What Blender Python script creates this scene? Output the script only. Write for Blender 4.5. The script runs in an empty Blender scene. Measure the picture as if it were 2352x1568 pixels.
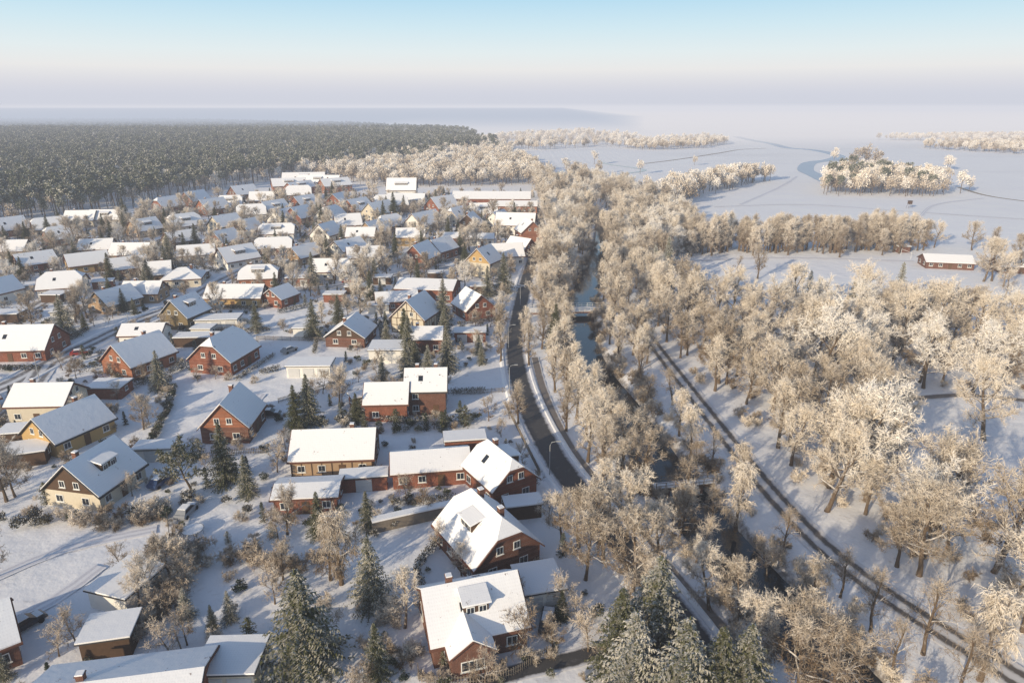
import bpy, math, random
import numpy as np
from mathutils import Vector, Matrix
random.seed(7)
RNG = np.random.default_rng(7)
H = 58.0
PITCH = math.radians(19.3)
SP, CP = math.sin(PITCH), math.cos(PITCH)
def G(u, v):
    """survey: point of the flat ground (metres) from the survey photo"""
    r = (u-1176)/1568.0; up = -(v-784)/1568.0
    t = H/(SP-up*CP)
    return (r*t, (CP+up*SP)*t)
scene = bpy.context.scene
COL = scene.collection

# ------------------------------------------------------------------ materials
def newmat(name):
    m = bpy.data.materials.new(name); m.use_nodes = True
    nt = m.node_tree; b = nt.nodes['Principled BSDF']
    return m, nt, b
def N(nt, t, **kw):
    n = nt.nodes.new(t)
    for k, x in kw.items(): setattr(n, k, x)
    return n
def noise(nt, vec, scale, detail=3.0, rough=.55):
    n = N(nt, 'ShaderNodeTexNoise'); n.inputs['Scale'].default_value = scale
    n.inputs['Detail'].default_value = detail; n.inputs['Roughness'].default_value = rough
    if vec is not None: nt.links.new(vec, n.inputs['Vector'])
    return n.outputs['Fac']
def ramp(nt, src, stops):
    r = N(nt, 'ShaderNodeValToRGB'); e = r.color_ramp.elements
    while len(e) < len(stops): e.new(.5)
    for i, (p, c) in enumerate(stops):
        e[i].position = p
        e[i].color = (c, c, c, 1) if not hasattr(c, '__len__') else (*c[:3], 1)
    nt.links.new(src, r.inputs[0]); return r.outputs[0]
def mix(nt, fac, a, b):
    m = N(nt, 'ShaderNodeMix', data_type='RGBA')
    for s, x in ((0, fac), (6, a), (7, b)):
        if isinstance(x, (tuple, list)): m.inputs[s].default_value = (*x[:3], 1)
        elif isinstance(x, (int, float)): m.inputs[s].default_value = x
        else: nt.links.new(x, m.inputs[s])
    return m.outputs[2]
def mth(nt, op, a, b=None, clamp=False):
    m = N(nt, 'ShaderNodeMath', operation=op); m.use_clamp = clamp
    for s, x in ((0, a), (1, b)):
        if x is None: continue
        if isinstance(x, (int, float)): m.inputs[s].default_value = x
        else: nt.links.new(x, m.inputs[s])
    return m.outputs[0]
def bump(nt, b, h, strength=.5, dist=.1):
    n = N(nt, 'ShaderNodeBump'); n.inputs['Strength'].default_value = strength
    n.inputs['Distance'].default_value = dist
    nt.links.new(h, n.inputs['Height']); nt.links.new(n.outputs[0], b.inputs['Normal'])
def pos(nt): return N(nt, 'ShaderNodeNewGeometry').outputs['Position']
def objc(nt): return N(nt, 'ShaderNodeTexCoord').outputs['Object']
def nz(nt):
    g = N(nt, 'ShaderNodeNewGeometry'); s = N(nt, 'ShaderNodeSeparateXYZ')
    nt.links.new(g.outputs['Normal'], s.inputs[0]); return s.outputs[2]
def setc(nt, b, c, rough=.8, spec=.2):
    if isinstance(c, (tuple, list)): b.inputs['Base Color'].default_value = (*c[:3], 1)
    else: nt.links.new(c, b.inputs['Base Color'])
    b.inputs['Roughness'].default_value = rough
    b.inputs['Specular IOR Level'].default_value = spec

def m_ground():
    m, nt, b = newmat('snow_ground'); p = pos(nt)
    n1 = noise(nt, p, .035, 5, .6); n2 = noise(nt, p, 1.3, 4, .7); n3 = noise(nt, p, .25, 4, .6)
    g = mth(nt, 'MULTIPLY', ramp(nt, n2, [(.52, 0), (.68, 1)]), ramp(nt, n3, [(.50, 0), (.70, 1)]))
    c = mix(nt, ramp(nt, n1, [(.3, 0), (.7, 1)]), (.86, .86, .90), (.92, .92, .94))
    sx = N(nt, 'ShaderNodeSeparateXYZ'); nt.links.new(p, sx.inputs[0])
    near = N(nt, 'ShaderNodeMapRange'); nt.links.new(sx.outputs[1], near.inputs[0])
    near.inputs[1].default_value = 200; near.inputs[2].default_value = 380
    near.inputs[3].default_value = .5; near.inputs[4].default_value = .05
    c = mix(nt, mth(nt, 'MULTIPLY', g, near.outputs[0]), c, (.30, .24, .18))
    z = nz(nt)
    st = ramp(nt, mth(nt, 'ADD', z, mth(nt, 'MULTIPLY', mth(nt, 'SUBTRACT', n2, .5), .35)), [(.78, 1), (.93, 0)])
    c = mix(nt, mth(nt, 'MULTIPLY', st, .85), c, (.13, .10, .075))
    # faint wind-streaked patches of stubble on the far fields
    mp = N(nt, 'ShaderNodeMapping'); mp.inputs['Scale'].default_value = (.004, .014, 1); nt.links.new(p, mp.inputs[0])
    n4 = noise(nt, mp.outputs[0], 1.0, 5, .65)
    fa = N(nt, 'ShaderNodeMapRange'); nt.links.new(sx.outputs[1], fa.inputs[0])
    fa.inputs[1].default_value = 300; fa.inputs[2].default_value = 800; fa.inputs[3].default_value = 0; fa.inputs[4].default_value = .22
    c = mix(nt, mth(nt, 'MULTIPLY', ramp(nt, n4, [(.5, 0), (.72, 1)]), fa.outputs[0]), c, (.42, .40, .42))
    setc(nt, b, c, .75, .2)
    bump(nt, b, mth(nt, 'ADD', mth(nt, 'MULTIPLY', n3, 1.6), mth(nt, 'MULTIPLY', n2, .25)), .45, .3)
    return m
def m_snow(name='snow', bare=0.0, tile=(.12, .06, .045), tiles=False):
    m, nt, b = newmat(name); o = objc(nt); oi = N(nt, 'ShaderNodeObjectInfo')
    vec = N(nt, 'ShaderNodeVectorMath', operation='ADD')
    nt.links.new(o, vec.inputs[0]); nt.links.new(oi.outputs['Location'], vec.inputs[1]); v = vec.outputs[0]
    n1 = noise(nt, v, .8, 5, .65)
    n2 = noise(nt, v, 5, 3, .6)
    c = mix(nt, n2, (.89, .89, .92), (.94, .94, .95))
    if tiles:
        w = N(nt, 'ShaderNodeTexWave', wave_type='BANDS', bands_direction='X')
        w.inputs['Scale'].default_value = 1.1; w.inputs['Distortion'].default_value = .6; nt.links.new(o, w.inputs['Vector'])
        w2 = N(nt, 'ShaderNodeTexWave', wave_type='BANDS', bands_direction='Y')
        w2.inputs['Scale'].default_value = 1.0; w2.inputs['Distortion'].default_value = .6; nt.links.new(o, w2.inputs['Vector'])
        c = mix(nt, mth(nt, 'MULTIPLY', mth(nt, 'MULTIPLY', w.outputs['Fac'], w2.outputs['Fac']), .10), c, (.45, .42, .42))
    if bare > 0:
        f = ramp(nt, n1, [(.66-bare*.1, 0), (.71-bare*.1, 1)])
        f = mth(nt, 'MULTIPLY', f, ramp(nt, n2, [(.42, 0), (.58, 1)]))
        c = mix(nt, f, c, tile)
    setc(nt, b, c, .7, .2); bump(nt, b, n1, .4, .12)
    return m
def m_plain(name, c, rough=.8, var=.25, scale=2.0, spec=.2, bmp=0):
    m, nt, b = newmat(name); o = objc(nt); n = noise(nt, o, scale, 4, .6)
    cc = mix(nt, n, tuple(x*(1-var) for x in c), tuple(min(1, x*(1+var)) for x in c))
    setc(nt, b, cc, rough, spec)
    if bmp: bump(nt, b, n, bmp, .05)
    return m
def m_brick(name, c):
    m, nt, b = newmat(name)
    o = objc(nt); mp = N(nt, 'ShaderNodeMapping'); mp.inputs['Rotation'].default_value = (math.pi/2, 0, .6)
    nt.links.new(o, mp.inputs[0])
    br = N(nt, 'ShaderNodeTexBrick'); nt.links.new(mp.outputs[0], br.inputs[0])
    br.inputs['Color1'].default_value = (*[x*.8 for x in c], 1); br.inputs['Color2'].default_value = (*[x*1.25 for x in c], 1)
    br.inputs['Mortar'].default_value = (.3, .27, .24, 1); br.inputs['Scale'].default_value = 2.2
    br.inputs['Mortar Size'].default_value = .012
    n = noise(nt, o, .9, 5, .6)
    cc = mix(nt, ramp(nt, n, [(.35, .45), (.7, 0)]), br.outputs[0], tuple(x*.5 for x in c))
    setc(nt, b, cc, .85, .15); return m
def m_bark():
    m, nt, b = newmat('frosted_bark'); o = objc(nt)
    n = noise(nt, o, 1.7, 4, .7); z = nz(nt)
    f = ramp(nt, mth(nt, 'ADD', mth(nt, 'MULTIPLY', z, .6), n), [(.60, 0), (.98, .85)])
    c = mix(nt, f, (.125, .09, .062), (.78, .75, .73)); setc(nt, b, c, .9, .1); return m
def m_twig(name, brown, frost, lo=.35, hi=.65):
    m, nt, b = newmat(name); o = objc(nt); oi = N(nt, 'ShaderNodeObjectInfo')
    n = noise(nt, o, .55, 4, .7)
    tc = N(nt, 'ShaderNodeTexCoord'); s = N(nt, 'ShaderNodeSeparateXYZ'); nt.links.new(tc.outputs['Generated'], s.inputs[0])
    f = mth(nt, 'ADD', mth(nt, 'MULTIPLY', s.outputs[2], .45), mth(nt, 'SUBTRACT', n, .05))
    f = mth(nt, 'ADD', f, mth(nt, 'MULTIPLY', mth(nt, 'SUBTRACT', oi.outputs['Random'], .5), .42))
    f = ramp(nt, f, [(lo, 0), (hi+.25, 1)])
    c = mix(nt, f, brown, frost); setc(nt, b, c, .9, .1)
    return m
def m_needle(name, green, snow=(.78, .77, .76), lo=.55, hi=1.0, amt=.9):
    m, nt, b = newmat(name); o = objc(nt); oi = N(nt, 'ShaderNodeObjectInfo')
    n = noise(nt, o, 1.3, 4, .75); z = nz(nt)
    f = mth(nt, 'ADD', mth(nt, 'MULTIPLY', z, .55), mth(nt, 'MULTIPLY', n, .9))
    f = mth(nt, 'ADD', f, mth(nt, 'MULTIPLY', mth(nt, 'SUBTRACT', oi.outputs['Random'], .5), .25))
    mr_ = N(nt, 'ShaderNodeMapRange'); nt.links.new(f, mr_.inputs[0]); mr_.inputs[1].default_value = lo; mr_.inputs[2].default_value = hi; mr_.inputs[4].default_value = amt
    g2 = mix(nt, noise(nt, o, 3, 2), tuple(x*.6 for x in green), tuple(x*1.5 for x in green))
    c = mix(nt, mr_.outputs[0], g2, snow); setc(nt, b, c, .9, .1); return m

M = {}
M['ground'] = m_ground()
M['snow'] = m_snow('packed_snow')
M['rs0'] = m_snow('roof_snow_full', 0, tiles=True)
M['rs1'] = m_snow('roof_snow_patchy', .22, (.13, .07, .05), tiles=True)
M['rs2'] = m_snow('roof_snow_thin', .6, (.10, .07, .06), tiles=True)
M['tile'] = m_plain('roof_tile', (.13, .06, .042), .8)
M['tile_dark'] = m_plain('roof_tile_dark', (.06, .055, .055), .7)
M['brick'] = m_brick('red_brick', (.25, .082, .046))
M['brick_dark'] = m_brick('dark_brick', (.16, .068, .045))
M['brick_orange'] = m_brick('orange_brick', (.33, .125, .065))
M['yellow'] = m_plain('yellow_render', (.46, .31, .14), .9, .1)
M['cream'] = m_plain('cream_render', (.58, .52, .42), .9, .1)
M['white'] = m_plain('white_render', (.74, .72, .68), .9, .06)
M['olive'] = m_plain('olive_render', (.19, .145, .08), .9, .12)
M['tan'] = m_plain('tan_render', (.36, .25, .16), .9, .1)
M['wood'] = m_plain('dark_wood', (.09, .055, .035), .8, .3)
M['greywood'] = m_plain('weathered_wood', (.20, .17, .14), .85, .3)
M['frame'] = m_plain('white_window_frame', (.8, .8, .78), .5, .04)
M['glass'] = m_plain('window_glass', (.025, .03, .04), .08, .1, spec=.6)
M['door'] = m_plain('door_paint', (.12, .07, .04), .5, .1)
M['garage'] = m_plain('garage_door', (.55, .55, .55), .5, .05)
M['metal'] = m_plain('galvanised_metal', (.35, .36, .37), .4, .1)
M['bark'] = m_bark()
M['twig'] = m_twig('frosted_twigs', (.20, .14, .088), (.84, .76, .66), .42, .68)
M['twig_brown'] = m_twig('brown_twigs', (.17, .115, .07), (.68, .59, .49), .46, .78)
M['twig_white'] = m_twig('hoar_twigs', (.38, .31, .24), (.88, .83, .77), .34, .50)
M['needle'] = m_needle('spruce_needles', (.075, .080, .034), snow=(.80, .75, .68), lo=.82, hi=1.12)
M['needle_dark'] = m_needle('yew_needles', (.030, .045, .025), lo=.82, hi=1.2, amt=.7)
M['needle_frost'] = m_needle('frosted_needles', (.17, .165, .10), lo=.5, hi=1.0)
M['pine'] = m_needle('forest_pine_needles', (.095, .108, .066), (.66, .63, .58), lo=.50, hi=1.02, amt=.85)
M['hedge'] = m_needle('hedge_leaves', (.07, .06, .035), lo=.65, hi=1.05)
M['tyre'] = m_plain('tyre_rubber', (.02, .02, .02), .9)
for n_, c_ in (('car_black', (.02, .02, .025)), ('car_blue', (.03, .06, .15)), ('car_grey', (.25, .26, .28)), ('car_red', (.3, .03, .02))):
    M[n_] = m_plain(n_, c_, .25, .05, spec=.6)
def m_road(name, base, snowy, tracks=False, dust=.5):
    m, nt, b = newmat(name); p = pos(nt)
    n = noise(nt, p, .7, 5, .7); n2 = noise(nt, p, 6, 3, .6)
    uv = N(nt, 'ShaderNodeUVMap'); s = N(nt, 'ShaderNodeSeparateXYZ'); nt.links.new(uv.outputs[0], s.inputs[0])
    d = mth(nt, 'ABSOLUTE', mth(nt, 'SUBTRACT', s.outputs[0], .5))
    d = mth(nt, 'ADD', d, mth(nt, 'MULTIPLY', mth(nt, 'SUBTRACT', n, .5), .22))
    if tracks:
        f = ramp(nt, d, [(0, .9), (.09, .8), (.16, .08), (.30, .08), (.38, .85), (.5, 1)])
    else:
        f = ramp(nt, d, [(0, dust*.3), (.33, dust*.25), (.44, 1), (.5, 1)])
    f = mth(nt, 'MAXIMUM', f, mth(nt, 'MULTIPLY', ramp(nt, n, [(.5, 0), (.72, 1)]), dust))
    c = mix(nt, f, mix(nt, n2, tuple(x*.75 for x in base), tuple(x*1.3 for x in base)), snowy)
    setc(nt, b, c, .7, .25); bump(nt, b, n2, .3, .05); return m
M['asphalt'] = m_road('asphalt', (.05, .048, .05), (.72, .72, .76), dust=.12)
M['lane'] = m_road('lane_tracks', (.075, .06, .05), (.78, .77, .79), tracks=True, dust=.25)
M['village_road'] = m_road('village_road', (.16, .15, .155), (.78, .79, .83), tracks=True, dust=.7)
M['foot'] = m_road('footpath_surface', (.16, .13, .11), (.72, .71, .73), dust=.35)
M['faint'] = m_road('trodden_snow', (.62, .62, .68), (.86, .86, .90), tracks=True, dust=.3)
def m_water(name, c, r):
    m, nt, b = newmat(name); setc(nt, b, c, r, .5); bump(nt, b, noise(nt, pos(nt), 1.5, 3), .12, .05); return m
M['water'] = m_water('river_water', (.018, .022, .026), .08)
M['ice'] = m_water('river_ice', (.36, .42, .52), .35)
M['field_line'] = m_plain('dead_grass', (.34, .29, .24), .9, .3, .3)

# ------------------------------------------------------------------ mesh helper
class MB:
    def __init__(s): s.v = []; s.f = []; s.m = []
    def add(s, vs, fs, mi=0):
        o = len(s.v); s.v.extend([tuple(x) for x in vs])
        for f in fs: s.f.append(tuple(o+i for i in f)); s.m.append(mi)
    def box(s, c, d, mi=0, rot=0.0):
        cx, cy, cz = c; a, b_, h = d[0]/2, d[1]/2, d[2]/2; cr, sr = math.cos(rot), math.sin(rot)
        vs = []
        for z in (-h, h):
            for x, y in ((-a, -b_), (a, -b_), (a, b_), (-a, b_)):
                vs.append((cx+x*cr-y*sr, cy+x*sr+y*cr, cz+z))
        s.add(vs, [(3, 2, 1, 0), (4, 5, 6, 7), (0, 1, 5, 4), (1, 2, 6, 5), (2, 3, 7, 6), (3, 0, 4, 7)], mi)
    def slab(s, poly, z0, z1, mi=0):
        n = len(poly)
        vs = [(x, y, z+z0) for x, y, z in poly]+[(x, y, z+z1) for x, y, z in poly]
        fs = [tuple(range(n-1, -1, -1)), tuple(range(n, 2*n))]+[(i, (i+1) % n, n+(i+1) % n, n+i) for i in range(n)]
        s.add(vs, fs, mi)
    def tube(s, pts, rad, n, mi=0):
        base = len(s.v)
        for i, p in enumerate(pts):
            d = np.subtract(pts[min(i+1, len(pts)-1)], pts[max(i-1, 0)]); d = d/(np.linalg.norm(d)+1e-9)
            a = np.cross(d, (0, 0, 1) if abs(d[2]) < .9 else (1, 0, 0)); a /= np.linalg.norm(a); b = np.cross(d, a)
            for k in range(n):
                t = 2*math.pi*k/n; s.v.append(tuple(np.asarray(p)+rad[i]*(math.cos(t)*a+math.sin(t)*b)))
        for i in range(len(pts)-1):
            for k in range(n):
                k2 = (k+1) % n
                s.f.append((base+i*n+k, base+i*n+k2, base+(i+1)*n+k2, base+(i+1)*n+k)); s.m.append(mi)
    def tris(s, arr, mi=0):
        o = len(s.v); a = arr.reshape(-1, 3); s.v.extend(map(tuple, a.tolist()))
        k = len(a)//3
        s.f.extend([(o+3*i, o+3*i+1, o+3*i+2) for i in range(k)]); s.m.extend([mi]*k)
    def mesh(s, name, mats):
        me = bpy.data.meshes.new(name); me.from_pydata(s.v, [], s.f)
        for m in mats: me.materials.append(M[m])
        me.polygons.foreach_set('material_index', s.m); me.update(); return me
    def obj(s, name, mats, parent=None, col=None):
        return place(s.mesh(name, mats), name, parent=parent, col=col)
def place(me, name, loc=(0, 0, 0), rz=0, sc=1, parent=None, col=None):
    o = bpy.data.objects.new(name, me); o.location = loc; o.rotation_euler = (0, 0, rz)
    o.scale = sc if hasattr(sc, '__len__') else (sc, sc, sc)
    (col or COL).objects.link(o)
    if parent: o.parent = parent
    return o
def empty(name, loc, rz=0):
    o = bpy.data.objects.new(name, None); o.location = loc; o.rotation_euler = (0, 0, rz); o.empty_display_size = .5
    COL.objects.link(o); return o

# ------------------------------------------------------------------ lines of the plan
def smooth_line(pts, step=2.5):
    P = np.array([G(*p) for p in pts]); out = []
    Q = np.vstack([2*P[0]-P[1], P, 2*P[-1]-P[-2]])
    for i in range(1, len(Q)-2):
        p0, p1, p2, p3 = Q[i-1:i+3]; n = max(2, int(np.linalg.norm(p2-p1)/step))
        for k in range(n):
            t = k/n; out.append(.5*((2*p1)+(-p0+p2)*t+(2*p0-5*p1+4*p2-p3)*t*t+(-p0+3*p1-3*p2+p3)*t**3))
    out.append(P[-1]); return np.array(out)
RIVER = smooth_line([(2120, 1760), (1960, 1568), (1810, 1400), (1690, 1270), (1590, 1150), (1500, 1030), (1420, 915), (1362, 840), (1336, 770), (1334, 700), (1352, 640), (1372, 590), (1388, 545), (1385, 500), (1345, 465), (1290, 430), (1262, 405)])
STREET = smooth_line([(1720, 1700), (1600, 1480), (1490, 1330), (1390, 1200), (1300, 1090), (1250, 1010), (1212, 930), (1190, 860), (1182, 790), (1192, 720), (1205, 660), (1222, 600), (1236, 550), (1240, 500), (1225, 460)])
FOOT = smooth_line([(1800, 1680), (1690, 1480), (1570, 1345), (1460, 1210), (1370, 1105), (1312, 1030), (1270, 950), (1243, 880), (1228, 820)])
LANE = smooth_line([(2600, 1730), (2352, 1568), (2190, 1465), (2040, 1370), (1890, 1255), (1770, 1130), (1680, 1020), (1590, 905), (1520, 815), (1478, 760), (1440, 715), (1395, 712)])
V1 = smooth_line([(-500, 1010), (-150, 935), (0, 890), (110, 835), (215, 785), (320, 735), (420, 695), (490, 655), (560, 622), (650, 590), (740, 562), (850, 530), (960, 500), (1100, 480), (1225, 470)])
V2 = smooth_line([(-300, 760), (0, 735), (90, 700), (180, 640), (260, 600), (350, 560), (430, 530), (520, 505), (600, 480)])
V3 = smooth_line([(490, 655), (640, 665), (760, 660), (880, 640), (1000, 612), (1120, 640), (1195, 660)])
V4 = smooth_line([(110, 835), (60, 900), (-20, 960)])
FP2 = smooth_line([(2040, 925), (2130, 912), (2240, 908), (2400, 925), (2700, 960)])
BOTT = smooth_line([(1080, 1575), (1200, 1538), (1320, 1512), (1400, 1485), (1490, 1450), (1570, 1440)])
ICE = smooth_line([(1905, 418), (1872, 402), (1850, 390), (1862, 374), (1905, 368), (1925, 358), (1870, 345), (1810, 340), (1770, 330), (1725, 322), (1690, 314)], 12)
CREEK = smooth_line([(1262, 405), (1300, 392), (1370, 400), (1440, 398), (1480, 390), (1400, 378), (1380, 372)], 10)
HLINE = smooth_line([(1480, 376), (1560, 366), (1650, 352), (1700, 344), (1760, 341)], 10)
HLINE2 = smooth_line([(2200, 430), (2260, 448), (2352, 462), (2600, 490)], 10)
def dist_line(X, Y, line):
    P = np.stack([np.asarray(X, float).ravel(), np.asarray(Y, float).ravel()], 1); best = np.full(len(P), 1e9)
    for a, b in zip(line[:-1], line[1:]):
        ab = b-a; t = np.clip(((P-a)@ab)/(ab@ab+1e-9), 0, 1); q = a+t[:, None]*ab
        best = np.minimum(best, np.hypot(P[:, 0]-q[:, 0], P[:, 1]-q[:, 1]))
    return best.reshape(np.shape(X))

# ------------------------------------------------------------------ ground
def axis(lo, hi, step, far_lo, far_hi, g=1.25):
    a = list(np.arange(lo, hi+.01, step)); s = step; x = hi
    while x < far_hi: s *= g; x += s; a.append(x)
    s = step; x = lo; pre = []
    while x > far_lo: s *= g; x -= s; pre.append(x)
    return np.array(pre[::-1]+a)
xs = axis(-90, 130, 1.0, -26000, 26000); ys = axis(20, 330, 1.0, -3000, 42000)
X, Y = np.meshgrid(xs, ys)
dr = np.full(X.shape, 1e9)
mk = (X > -40) & (X < 150) & (Y > 10) & (Y < 650)
dr[mk] = dist_line(X[mk], Y[mk], RIVER)
def sstep(a, b, x): t = np.clip((x-a)/(b-a), 0, 1); return t*t*(3-2*t)
Z = -2.3*(1-sstep(2.4, 6.0, dr))
Z -= .07*(1+np.sin(X*.9+np.sin(Y*.7)*2)*np.cos(Y*.8+X*.2))*(np.abs(X) < 300)
nx, ny = len(xs), len(ys)
vs = np.stack([X.ravel(), Y.ravel(), Z.ravel()], 1)
idx = np.arange(nx*ny).reshape(ny, nx)
fc = np.stack([idx[:-1, :-1].ravel(), idx[:-1, 1:].ravel(), idx[1:, 1:].ravel(), idx[1:, :-1].ravel()], 1)
me = bpy.data.meshes.new('ground'); me.from_pydata(vs.tolist(), [], fc.tolist()); me.materials.append(M['ground'])
me.polygons.foreach_set('use_smooth', [True]*len(me.polygons)); me.update(); place(me, 'snow_ground')

def ribbon(name, line, w, z, mat, kerb=None):
    d = np.gradient(line, axis=0); d /= np.linalg.norm(d, axis=1)[:, None]+1e-9; n = np.stack([d[:, 1], -d[:, 0]], 1)
    b = MB()
    for i in range(len(line)):
        for s in (-.5, .5): q = line[i]+n[i]*s*w; b.v.append((q[0], q[1], z))
    for i in range(len(line)-1): b.f.append((2*i, 2*i+1, 2*i+3, 2*i+2)); b.m.append(0)
    par = empty(name, (0, 0, 0)) if kerb else None
    o = b.obj('surface' if kerb else name, [mat], parent=par)
    uv = o.data.uv_layers.new(name='UVMap')
    for p in o.data.polygons:
        for li, vi in zip(p.loop_indices, p.vertices): uv.data[li].uv = (vi % 2, (vi//2)*.2)
    if kerb:
        for s in (-1, 1):
            k = MB(); r = random.Random(3)
            for i in range(len(line)):
                hh = kerb*(r.uniform(.8, 1.5)); o1 = w/2+.01; prof = ((o1, -.2), (o1, .12), (o1+.18, .12+hh), (o1+.7, .1+hh*.8), (o1+1.2, -.2))
                for a, zz in prof: q = line[i]+n[i]*s*a; k.v.append((q[0], q[1], z+zz))
            for i in range(len(line)-1):
                for j in range(4): k.f.append((5*i+j, 5*i+j+1, 5*i+j+6, 5*i+j+5)); k.m.append(0)
            k.obj('kerb_snow_bank', ['snow'], parent=par)
    return o
ribbon('river', RIVER, 12.6, -1.25, 'water')
ribbon('main_street', STREET, 5.4, .03, 'asphalt', kerb=.1)
ribbon('footpath', FOOT, 2.0, .035, 'foot')
ribbon('park_lane', LANE, 4.6, .03, 'lane')
ribbon('village_road', V1, 6.0, .03, 'village_road', kerb=.12)
ribbon('village_road', V2, 5.0, .034, 'village_road')
ribbon('village_road', V3, 5.0, .038, 'village_road')
ribbon('village_road', V4, 5.0, .042, 'village_road')
ribbon('park_path', FP2, 2.2, .03, 'foot')
ribbon('driveway', BOTT, 2.6, .046, 'asphalt')
ribbon('meadow_river_ice', ICE, 14, .05, 'ice')
ribbon('meadow_creek', CREEK, 4.5, .05, 'water')
ribbon('field_ditch', HLINE, 3.5, .05, 'field_line')
ribbon('field_ditch', HLINE2, 3.0, .05, 'field_line')
for i, t_ in enumerate(([(2600, 520), (2088, 486), (1850, 470), (1640, 475)], [(1700, 470), (1790, 430), (1830, 405)], [(2110, 500), (2150, 470), (2260, 455)], [(1560, 600), (1800, 592), (2100, 600)], [(600, 905), (560, 950), (470, 1010), (400, 1060)], [(-20, 1330), (150, 1260), (360, 1215)], [(-60, 1470), (120, 1380), (230, 1300)])):
    ribbon('trodden_track', smooth_line(t_, 6), 2.2, .052+.003*i, 'faint')
ROADS = [(RIVER, 6.0), (STREET, 4.2), (FOOT, 1.8), (LANE, 3.4), (V1, 4.6), (V2, 3.6), (V3, 3.6), (V4, 3.6)]

# ------------------------------------------------------------------ houses
FOOTP = []; PLOTS = []
def roof_polys(L, W, z0, rise, hip):
    f = hip; inset = f*W/2*1.0
    a, w = L/2, W/2
    def dedup(p):
        o = []
        for q in p:
            if not o or max(abs(q[i]-o[-1][i]) for i in range(3)) > 1e-4: o.append(q)
        if max(abs(o[0][i]-o[-1][i]) for i in range(3)) < 1e-4: o.pop()
        return o
    zt = z0+(1-f)*rise; zr = z0+rise; out = []
    for s in (-1, 1):
        p = [(-a, s*w, z0), (a, s*w, z0), (a, s*w*f, zt), (a-inset, 0, zr), (-(a-inset), 0, zr), (-a, s*w*f, zt)]
        if s > 0: p = p[::-1]
        out.append(dedup(p))
    if f > .01:
        for s in (-1, 1):
            p = [(s*a, -s*w*f, zt), (s*a, s*w*f, zt), (s*(a-inset), 0, zr)]; out.append(p)
    return out
def window(fr, gl, x, y, z, w, h, nrm):
    ax = nrm in (0, 2); s = {0: -1, 1: 1, 2: 1, 3: -1}[nrm]
    def bx(mb, off, cx, cz, ww, hh, th):
        if ax: mb.box((x+cx, y+s*off, z+cz), (ww, th, hh))
        else: mb.box((x+s*off, y+cx, z+cz), (th, ww, hh))
    bx(fr, .03, 0, 0, w, h, .06); bx(fr, .07, 0, -h/2-.05, w+.2, .08, .16)
    n = 2 if w < 1.6 else 3
    for i in range(n):
        pw = (w-.12)/n-.08; bx(gl, .055, -w/2+.06+(w-.12)/n*(i+.5), 0, pw, h-.2, .05)
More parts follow.
